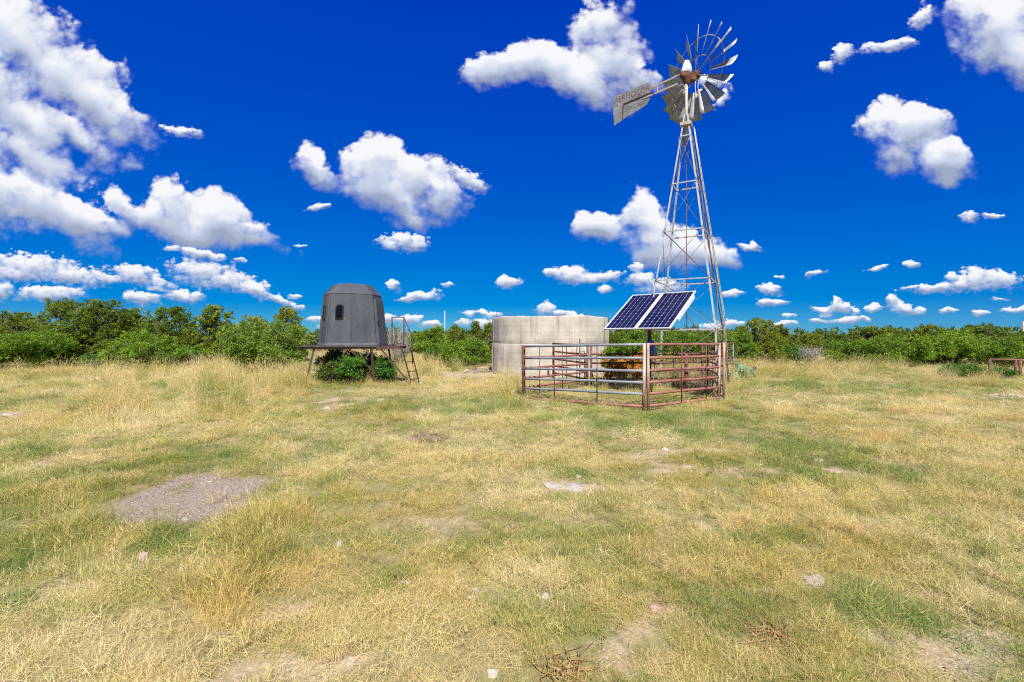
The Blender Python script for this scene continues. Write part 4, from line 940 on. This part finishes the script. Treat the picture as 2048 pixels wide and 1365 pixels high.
def tree(kind, px, wpx, top, D, label, group=None, name=None, mat=None, cat=None):
    NTREE[0] += 1; r = np.random.default_rng(500 + NTREE[0])
    x = (px - 1024) / F * D; w = wpx / F * D; h = H + (HY - top) / F * D; g = gz1(x, D); base = (x, D, g)
    name = name or {'juniper': 'juniper_tree', 'mesquite': 'mesquite_tree', 'shrub': 'shrub'}[kind]
    T = thing(name, base, label, cat or ('shrub' if kind == 'shrub' else 'tree'), group); lobes = []
    w *= {'juniper': 1.22, 'mesquite': 1.12, 'shrub': 1.0}[kind]; dep = max(w * .8, .8)
    if kind == 'juniper':
        nl = 38
        for i in range(nl):
            t_ = .10 + .80 * (i / (nl - 1)) ** 1.1; lim = 1.12 - t_ ** 3.2; a = r.uniform(0, 6.28)
            rad_ = w * r.uniform(.085, .155) * (1.25 - .5 * t_); q = r.uniform(.25, 1) ** .6 * max(lim - rad_ / w * 1.6, .05)
            rz = 0; rz = rad_ * r.uniform(.8, 1.25) * min(1.3, h / w + .25)
            zc = min(h * t_, h - rz * .9)
            lobes.append(((x + math.cos(a) * q * w / 2, D + math.sin(a) * q * dep / 2, zc), (rad_, rad_, rz)))
        for i in range(3):                                  # pointed leaders
            a = r.uniform(0, 6.28); q = r.uniform(0, .35) * w / 2; lobes.append(((x + math.cos(a) * q, D + math.sin(a) * q, h * r.uniform(.84, .90)), (w * .08, w * .08, h * .10)))
        n = int(np.clip(w * h * 2100, 4000, 32000)); me = crown_mesh('crown', lobes, n, r, (.10, .055), .055, M[mat or 'juniper'], base, .5, 22, .55)
        st, w0 = 2, .09
    elif kind == 'mesquite':
        nl = 32
        for i in range(nl):
            a = r.uniform(0, 6.28); q = math.sqrt(r.uniform(.02, 1)) * .90; t_ = .22 + .74 * r.uniform(0, 1) * (1 - q * q * .45)
            rad_ = w * r.uniform(.085, .15); rz = min(rad_, h * .22) * r.uniform(.65, .95); zc = min(h * t_, h - rz)
            lobes.append(((x + math.cos(a) * q * w / 2, D + math.sin(a) * q * dep / 2, zc), (rad_, rad_, rz)))
        n = int(np.clip(w * h * 1900, 4000, 26000)); me = crown_mesh('crown', lobes, n, r, (.11, .045), .07, M[mat or 'mesquite'], base, .15, 16, .45)
        st, w0 = 3, .07
    else:
        nl = 16
        for i in range(nl):
            a = r.uniform(0, 6.28); q = math.sqrt(r.uniform(0, 1)) * .6; rad_ = w * r.uniform(.12, .19); rz = h * r.uniform(.15, .24)
            lobes.append(((x + math.cos(a) * q * w / 2, D + math.sin(a) * q * dep / 2, min(h - rz, h * r.uniform(.35, .75))), (rad_, rad_, rz)))
        n = int(np.clip(w * h * 3600, 2500, 14000)); me = crown_mesh('crown', lobes, n, r, (.085, .042), .07, M[mat or 'shrub'], base, .3, 14, .25)
        st, w0 = 3, .035
    link('crown', me, None, T); trunk_mesh(base, lobes, r, w0, st, .12 * w).build('trunk', M['bark'], T)
    return T
GL, GM, GRt = 'trees along the left of the field', 'brush between the blind and the windmill', 'trees along the right of the field'
for a in [
 ('juniper', -110, 170, 606, 26, 'big juniper cut by the left picture edge', GL),
 ('mesquite', -70, 150, 660, 22.5, 'mesquite at the left picture edge in front of the junipers', GL),
 ('juniper', 25, 130, 622, 28, 'thin olive juniper at the far left behind a mesquite', GL),
 ('mesquite', 45, 150, 652, 23, 'bright green mesquite at the far left of the field', GL),
 ('juniper', 128, 120, 597, 25.5, 'tall pointed juniper, the left of the two highest on the left', GL),
 ('juniper', 207, 130, 598, 25.3, 'tall pointed juniper, the right of the two highest on the left', GL),
 ('juniper', 272, 95, 617, 26.5, 'dark juniper on the right shoulder of the big left clump', GL),
 ('mesquite', 280, 115, 662, 23, 'bright green mesquite in front of the big juniper clump', GL),
 ('shrub', 183, 52, 706, 22.6, 'small bright green shrub at the foot of the big juniper clump', GL),
 ('mesquite', 362, 95, 688, 23.4, 'dark green low mesquite between the two juniper clumps', GL),
 ('juniper', 345, 88, 611, 26.5, 'yellowish flat-topped juniper, left half of the second clump', GL),
 ('juniper', 428, 98, 610, 25.5, 'dark full juniper, right half of the second clump', GL),
 ('juniper', 505, 100, 632, 28.5, 'juniper standing behind the pale mesquite left of the blind', GL),
 ('juniper', 575, 62, 612, 29, 'narrow juniper just left of the blind', GL),
 ('mesquite', 528, 150, 636, 20.4, 'pale feathery mesquite with bare slanting stems left of the blind', GL, None, 'mesquite_pale'),
 ('shrub', 440, 60, 700, 24.5, 'low scrub under the second juniper clump', GL),
 ('mesquite', 862, 76, 642, 27, 'mesquite nearest the blind ladder in the middle distance', GM),
 ('juniper', 908, 60, 650, 29, 'round juniper left of the tank behind the low brush', GM),
 ('juniper', 950, 34, 640, 27, 'slim pointed juniper left of the tank', GM),
 ('juniper', 978, 34, 643, 27.5, 'slim juniper touching the left side of the tank', GM),
 ('mesquite', 925, 110, 672, 25, 'low green mesquite brush left of the tank', GM),
 ('shrub', 870, 60, 690, 24.5, 'low shrub behind the dark stake', GM),
 ('juniper', 1238, 80, 656, 27, 'juniper just right of the tank', GM),
 ('mesquite', 1292, 100, 652, 26, 'mesquite seen beneath the solar panels', GM),
 ('mesquite', 1355, 110, 656, 27, 'mesquite seen through the windmill base', GM),
 ('juniper', 1412, 84, 662, 28, 'juniper behind the right windmill legs', GM),
 ('mesquite', 1455, 66, 656, 29, 'mesquite just right of the windmill', GRt),
 ('juniper', 1517, 90, 636, 27, 'tall dark juniper right of the windmill', GRt),
 ('juniper', 1560, 56, 650, 28, 'smaller juniper right beside the tall dark one', GRt),
 ('mesquite', 1488, 60, 664, 26, 'mesquite at the foot of the tall dark juniper', GRt),
 ('shrub', 1590, 60, 688, 27, 'low bright shrub in front of the gap on the right', GRt),
 ('juniper', 1625, 70, 668, 40, 'distant juniper in the gap right of the windmill', GRt),
 ('juniper', 1680, 60, 668, 37, 'distant small juniper left of the long right-hand thicket', GRt),
 ('juniper', 1738, 110, 650, 28, 'broad juniper with a flat top starting the right-hand thicket', GRt),
 ('mesquite', 1695, 76, 676, 26, 'olive mesquite at the left foot of the right-hand thicket', GRt),
 ('mesquite', 1795, 110, 668, 25, 'bright mesquite in the middle of the right-hand thicket', GRt),
 ('juniper', 1852, 116, 650, 27, 'rounded juniper in the middle of the right-hand thicket', GRt),
 ('mesquite', 1905, 130, 657, 25.5, 'wide mesquite towards the right of the thicket', GRt),
 ('juniper', 1958, 116, 649, 27, 'highest juniper at the right end of the thicket', GRt),
 ('mesquite', 2005, 100, 670, 24, 'mesquite above the pipe barrier', GRt),
 ('juniper', 2055, 100, 662, 31, 'juniper behind the wooden pole at the right edge', GRt),
 ('mesquite', 2110, 130, 664, 25, 'mesquite beyond the right picture edge', GRt),
 ('juniper', 1300, 90, 668, 36, 'distant juniper between tank and windmill', GM),
 ('juniper', 1780, 100, 656, 30, 'dark juniper behind the bright thicket mesquite', GRt),
 ('shrub', 1925, 90, 729, 18.6, 'low bright green bush in dry grass near the pipe barrier', None),
 ('shrub', 1998, 60, 736, 18.0, 'small green bush at the foot of the pipe barrier', None),
 ('mesquite', 702, 44, 704, 15.8, 'bright green bush under the front edge of the blind', None, 'shrub', 'shrub', 'shrub'),
 ('mesquite', 768, 42, 714, 16.3, 'small green bush under the blind landing', None, 'shrub', 'shrub', 'shrub'),
]: tree(*a)
tree('mesquite', 680, 74, 694, 17.3, 'loose dark brush spreading between the legs under the blind', None, 'shrub', 'olive', 'shrub')
tree('shrub', 668, 66, 698, 16.9, 'dark leafy shrub under the left half of the blind', None, 'shrub', 'olive', 'shrub')
tree('shrub', 728, 70, 700, 17.6, 'dark leafy shrub under the right half of the blind', None, 'shrub', 'olive', 'shrub')
tree('shrub', 655, 50, 718, 15.9, 'low dull green bush at the left leg of the blind', None, 'shrub', 'olive', 'shrub')
# two-tone shrub: green top left, rust-orange lower right
def two_tone():
    r = np.random.default_rng(77); x, D = 4.05, 16.7; base = (x, D, gz1(x, D)); T = thing('two_tone_shrub', base, 'bush half green and half rusty orange behind the pen', 'shrub'); gl, ol = [], []
    for i in range(34):
        a, q = r.uniform(-1, 1), r.uniform(.05, 1); og = a * .35 - q + .72 + r.normal(0, .12) > 0; c = (x + a * .66, D + r.uniform(-.45, .05) - (.12 if og else -.15), .2 + q * 1.12); rd = (.15, .15, .14)
        (ol if og else gl).append((c, rd))
    link('green_foliage', crown_mesh('green_foliage', gl, 6500, r, (.08, .045), .06, M['mesquite'], base, .3, 14, .2), None, T)
    link('orange_foliage', crown_mesh('orange_foliage', ol, 9000, r, (.08, .045), .06, M['rust_leaf'], base, .3, 14, .2), None, T)
    trunk_mesh(base, gl + ol, r, .03, 3, .15).build('trunk', M['bark'], T)
two_tone()
def dead_shrub(px, wpx, top, D, label, mat='dead_wood', n=46, seed=1, w=.012):
    r = random.Random(seed); x = (px - 1024) / F * D; wd = wpx / F * D; h = H + (HY - top) / F * D; m = MB(); b = Vector((x, D, gz1(x, D) - .03))
    for i in range(n):
        a = r.uniform(0, 6.28); q = r.uniform(.1, .5) * wd; e = b + Vector((math.cos(a) * q, math.sin(a) * q * .7, h * r.uniform(.55, 1)))
        s0 = b + Vector((math.cos(a) * q * .25, math.sin(a) * q * .2, 0)); k = s0.lerp(e, .5) + Vector((r.uniform(-.1, .1), r.uniform(-.1, .1), r.uniform(-.05, .1)))
        m.tube([s0, k, e], [w, w * .7, w * .25], 4)
        for _ in range(5):
            f_ = r.uniform(.35, .95); s1 = (s0.lerp(k, f_ * 2) if f_ < .5 else k.lerp(e, f_ * 2 - 1)); e1 = s1 + Vector((r.uniform(-.25, .25), r.uniform(-.25, .25), r.uniform(.05, .3)))
            m.tube([s1, s1.lerp(e1, .5) + Vector((0, 0, .02)), e1], [w * .5, w * .35, w * .15], 3)
    o = m.build('dead_shrub', M[mat], None, tuple(b)); tag(o, label, 'dead shrub')
dead_shrub(800, 64, 648, 22.5, 'grey leafless shrub behind the blind ladder', n=80, seed=3)
dead_shrub(1622, 62, 694, 25.5, 'grey dead brush in front of the trees right of the windmill', n=70, seed=4, w=.016)
dead_shrub(1360, 90, 718, 14.9, 'dry brown weed clump inside the pen behind the solar post', 'dead_brown', 70, 6, .007)
dead_shrub(1408, 60, 742, 13.1, 'dry brown weed clump at the right of the pen floor', 'dead_brown', 70, 7, .006)
# far brush that reads as one mass
def far_brush():
    r = np.random.default_rng(9); lob = []
    for i in range(620):
        D = 48 + 150 * r.uniform(0, 1) ** 1.5; x = r.uniform(-1.35, 1.35) * D; h = r.uniform(1.2, 2.9) * (1 + .25 * (r.uniform() < .12)); w = r.uniform(1.0, 2.4)
        lob.append(((x, D, h * .5), (w, w * .7, h * .5)))
    me = crown_mesh('distant_brush', lob, 130000, r, (.46, .30), .25, M['olive'], (0, 0, 0), .3, 12, .3)
    tag(link('distant_brush', me, None), 'far-off band of green brush along the horizon', 'brush', kind='stuff')
far_brush()
# prickly pear
def cactus(x, y, n, seed, label):
    r = random.Random(seed); T = thing('prickly_pear', (x, y, gz1(x, y)), label, 'cactus', None)
    base_me = None; pads = []
    for i in range(n):
        if i < n * .45 or not pads: p = Vector((x + r.uniform(-.5, .5), y + r.uniform(-.3, .3), gz1(x, y) + .02)); tl = r.uniform(-.5, .5)
        else:
            q, qz, qt = r.choice(pads); p = q + qz * .25; tl = qt + r.uniform(-.6, .6)
        yw = r.uniform(0, 3.14); s = r.uniform(.55, .85)
        if base_me is None:
            m = MB(); vs = []; fs = []; nr, ns = 7, 12
            prof = [(.02, 0), (.06, .04), (.105, .12), (.12, .19), (.10, .25), (.055, .29), (.012, .30)]
            for (rr_, z_) in prof:
                for k in range(ns): a = 6.2832 * k / ns; vs.append((rr_ * math.cos(a), rr_ * .18 * math.sin(a), z_))
            for i2 in range(nr - 1):
                for k in range(ns): a = i2 * ns + k; b = i2 * ns + (k + 1) % ns; fs.append((a, b, b + ns, a + ns))
            base_me = bpy.data.meshes.new('pad'); base_me.from_pydata(vs, [], fs); base_me.polygons.foreach_set('use_smooth', [True] * len(fs)); base_me.materials.append(M['cactus'])
        o = bpy.data.objects.new('pad', base_me); COL.objects.link(o); o.parent = T; o.location = p - ORG[T]; e = Euler((r.uniform(-.25, .25), tl, yw), 'XYZ'); o.rotation_euler = e; o.scale = (s,) * 3
        pads.append((p, e.to_matrix() @ Vector((0, 0, 1)) * s, tl))
cactus(8.7, 17.6, 44, 5, 'prickly pear cactus clump right of the pen')
cactus(9.4, 18.3, 16, 6, 'small prickly pear in dry grass further right')

# ------------------------------------------------------------------ stones, rubble, twigs
def stone_mesh(seed, sx, sy, sz, cuts=5):
    r = random.Random(seed); import bmesh
    bm = bmesh.new(); bmesh.ops.create_icosphere(bm, subdivisions=2, radius=1)
    pl = [(Vector((r.uniform(-1, 1), r.uniform(-1, 1), r.uniform(-.3, 1))).normalized(), r.uniform(.45, .8)) for _ in range(cuts)]
    for v in bm.verts:
        for (n, d) in pl:
            k = v.co.dot(n)
            if k > d: v.co -= n * (k - d)
        v.co += Vector((r.uniform(-1, 1), r.uniform(-1, 1), r.uniform(-1, 1))) * .05; v.co = Vector((v.co.x * sx, v.co.y * sy, v.co.z * sz))
    me = bpy.data.meshes.new('stone'); bm.to_mesh(me); bm.free(); return me
STN = [0]
def stone(px, py, w, label, mat='limestone', flat=.35, name='stone', group='stones lying in the grass', deep=.7):
    STN[0] += 1; x, y = gp(px, py); W_ = w / F * y / 2
    me = stone_mesh(STN[0], W_, W_ * deep, W_ * flat); o = link(name, me, M[mat], None, (x, y, gz1(x, y) - W_ * flat * .05)); o.rotation_euler = (0, 0, R.uniform(0, 3)); tag(o, label, 'stone', group, 'thing')
for a in [
 (286, 1112, 40, 'pinkish pointed stone below the gravel patch', 'stone_pink', .8), (262, 1134, 32, 'pale flat stone just under the pinkish pointed stone', 'limestone', .3),
 (360, 1140, 22, 'small pale stone left of the golden grass clump', 'limestone', .5), (678, 1088, 30, 'pale round stone right of the golden grass clump', 'limestone', .6),
 (814, 1163, 26, 'pale stone half way between golden clump and picture centre', 'limestone', .4), (948, 1180, 20, 'upper white stone of the pair below picture centre', 'limestone', .6),
 (941, 1196, 26, 'lower white stone of the pair below picture centre', 'limestone', .6), (1092, 1190, 28, 'white stone in grass right of the white stone pair', 'limestone', .6),
 (1312, 1218, 44, 'tan rounded stone in the lower middle of the field', 'stone_pink', .5), (1628, 1165, 62, 'broad pale flat stone at lower right', 'limestone', .25),
 (1105, 970, 62, 'long white limestone slab, left piece of the outcrop', 'limestone', .12), (1150, 974, 74, 'white limestone slab, right piece of the outcrop', 'limestone', .12),
 (1158, 952, 22, 'small white chip behind the limestone outcrop', 'limestone', .4), (1380, 938, 34, 'flat white stone right of the limestone outcrop', 'limestone', .25),
 (1328, 903, 26, 'pale stone left end of the stony streak', 'limestone', .3), (1405, 917, 22, 'pale stone in the middle of the stony streak', 'limestone', .3),
 (1632, 924, 40, 'pale slab at the right end of the stony streak', 'limestone', .25), (1668, 948, 30, 'pinkish slab below the stony streak', 'stone_pink', .3),
 (655, 820, 24, 'white stone in bare soil left of the blind ladder foot', 'limestone', .5), (762, 802, 18, 'white stone in grass in front of the blind ladder', 'limestone', .5), (497, 800, 14, 'small white stone in tall pale grass', 'limestone', .5), (515, 858, 18, 'small pale stone below the tall pale grass', 'limestone', .4),
 (14, 831, 36, 'pale flat stone at the left picture edge', 'limestone', .25), (80, 926, 40, 'tan flat slab near the left picture edge', 'stone_pink', .2),
 (420, 956, 14, 'white stone at the top edge of the gravel patch', 'limestone', .4), (370, 1034, 22, 'white stone at the bottom edge of the gravel patch', 'limestone', .3), (908, 852, 20, 'pale stone above the twig heap', 'limestone', .4),
 (1645, 1275, 26, 'white stone at the bottom right of the field', 'limestone', .5), (985, 1345, 34, 'white stone at the bottom edge of the picture', 'limestone', .5), (700, 1322, 34, 'pale stone at the bottom left of picture centre', 'limestone', .4),
 (1730, 1066, 50, 'pinkish flat slab in the right half of the field', 'stone_pink', .2), (934, 742, 14, 'pale round boulder by the rubble heap', 'limestone', .8)]: stone(*a)
for i, (px, py, w) in enumerate([(930, 748, 12), (940, 746, 16), (952, 748, 18), (962, 744, 20), (972, 742, 16), (980, 745, 14), (990, 749, 12), (948, 741, 14), (966, 736, 14), (977, 736, 12)]):
    stone(px, py, w, ['leftmost', 'second from left', 'fourth from left', 'largest central', 'seventh from left', 'second from right', 'rightmost', 'raised left', 'highest', 'raised right'][i] + ' dark lump in the rubble heap beside the tank', 'stone_dark', .9, 'rubble_stone', 'dark rubble heap beside the tank', .9)
for i, (px, py, w) in enumerate([(1965, 791, 14), (1978, 793, 18), (1993, 792, 16), (2008, 795, 20), (2024, 793, 18), (2040, 795, 22)]):
    stone(px, py, w, ['leftmost', 'second from left', 'third from left', 'fourth from left', 'fifth from left', 'rightmost'][i] + ' white limestone chunk in the row near the pipe barrier', 'limestone', .5, 'stone', 'row of white stones at the right')
def pebbles():
    r = np.random.default_rng(4); V = []; Fa = []; n = 2600
    PX = r.uniform(-5.2, 7.5, 60000); PY = r.uniform(1.8, 9.5, 60000); b, g, tl, d = masks(PX, PY)
    ok = r.uniform(0, 1, len(PX)) < np.maximum(g * .30, b * .10); PX, PY = PX[ok][:n], PY[ok][:n]
    import itertools
    oct_ = np.array([[1, 0, 0], [0, 1, 0], [-1, 0, 0], [0, -1, 0], [0, 0, 1], [0, 0, -1]], float)
    tri = np.array([[0, 1, 4], [1, 2, 4], [2, 3, 4], [3, 0, 4], [1, 0, 5], [2, 1, 5], [3, 2, 5], [0, 3, 5]])
    k = len(PX); s = r.uniform(.003, .010, k)[:, None, None] * (1 + (r.uniform(0, 1, k) > .95)[:, None, None] * 1.2); V = oct_[None] * s * r.uniform(.6, 1.2, (k, 6, 1)) * np.array([1, 1, .6]); a = r.uniform(0, 6.28, k)
    ca, sa = np.cos(a)[:, None], np.sin(a)[:, None]; V = np.stack([V[..., 0] * ca - V[..., 1] * sa, V[..., 0] * sa + V[..., 1] * ca, V[..., 2]], 2) + np.stack([PX, PY, gz(PX, PY) + .004], 1)[:, None]
    me = np_mesh('gravel', V.reshape(-1, 3), (np.arange(k)[:, None, None] * 6 + tri[None]).reshape(-1, 3), [M['pebble']], {'tint': np.repeat(r.uniform(0, 1, k), 6)})
    tag(link('gravel', me, None), 'loose pebbles on the bare gravel patch and between the grass', 'gravel', kind='stuff')
m, t, out = new_mat('pebble'); a = t.n('ShaderNodeAttribute', attribute_name='tint')
principled(t, out, t.ramp(a.outputs['Fac'], [(0, (.18, .125, .09)), (.6, (.33, .25, .19)), (.9, (.42, .36, .31)), (1, (.58, .53, .47))]), .9, 0, .2); M['pebble'] = m
pebbles()
def twig_heap(px, py, w, n, label, mat, seed, hh=.10):
    r = random.Random(seed); x, y = gp(px, py); W_ = w / F * y / 2; m = MB(); g = gz1(x, y)
    for i in range(n):
        a = r.uniform(0, 6.28); q = math.sqrt(r.random()); c = Vector((x + math.cos(a) * q * W_ * .8, y + math.sin(a) * q * W_ * .6, g + .02 + hh * (1 - q) * r.random())); b = r.uniform(0, 6.28); l = r.uniform(.12, .3)
        d = Vector((math.cos(b), math.sin(b), r.uniform(-.08, .12))) * l * .8; sd_ = Vector((-d.y, d.x, 0)) * r.uniform(-.45, .45)
        m.tube([c - d - sd_ * .6, c - d * .4 + sd_ * .4, c + sd_ * .7 + Vector((0, 0, .015)), c + d * .6 + sd_ * .1, c + d - sd_ * .8], [.002, .003, .004, .003, .001], 4)
    o = m.build('twig_heap', M[mat], None, (x, y, g)); tag(o, label, 'twig heap')
twig_heap(855, 878, 80, 190, 'flat heap of dead brown twigs in the open grass', 'dead_brown', 5)
twig_heap(1545, 1285, 50, 16, 'small tangle of rusty orange dead stems at the lower right', 'dead_orange', 6, .04)
twig_heap(1130, 1345, 90, 18, 'rusty orange dead stems at the bottom edge of the field', 'dead_orange', 8, .04)
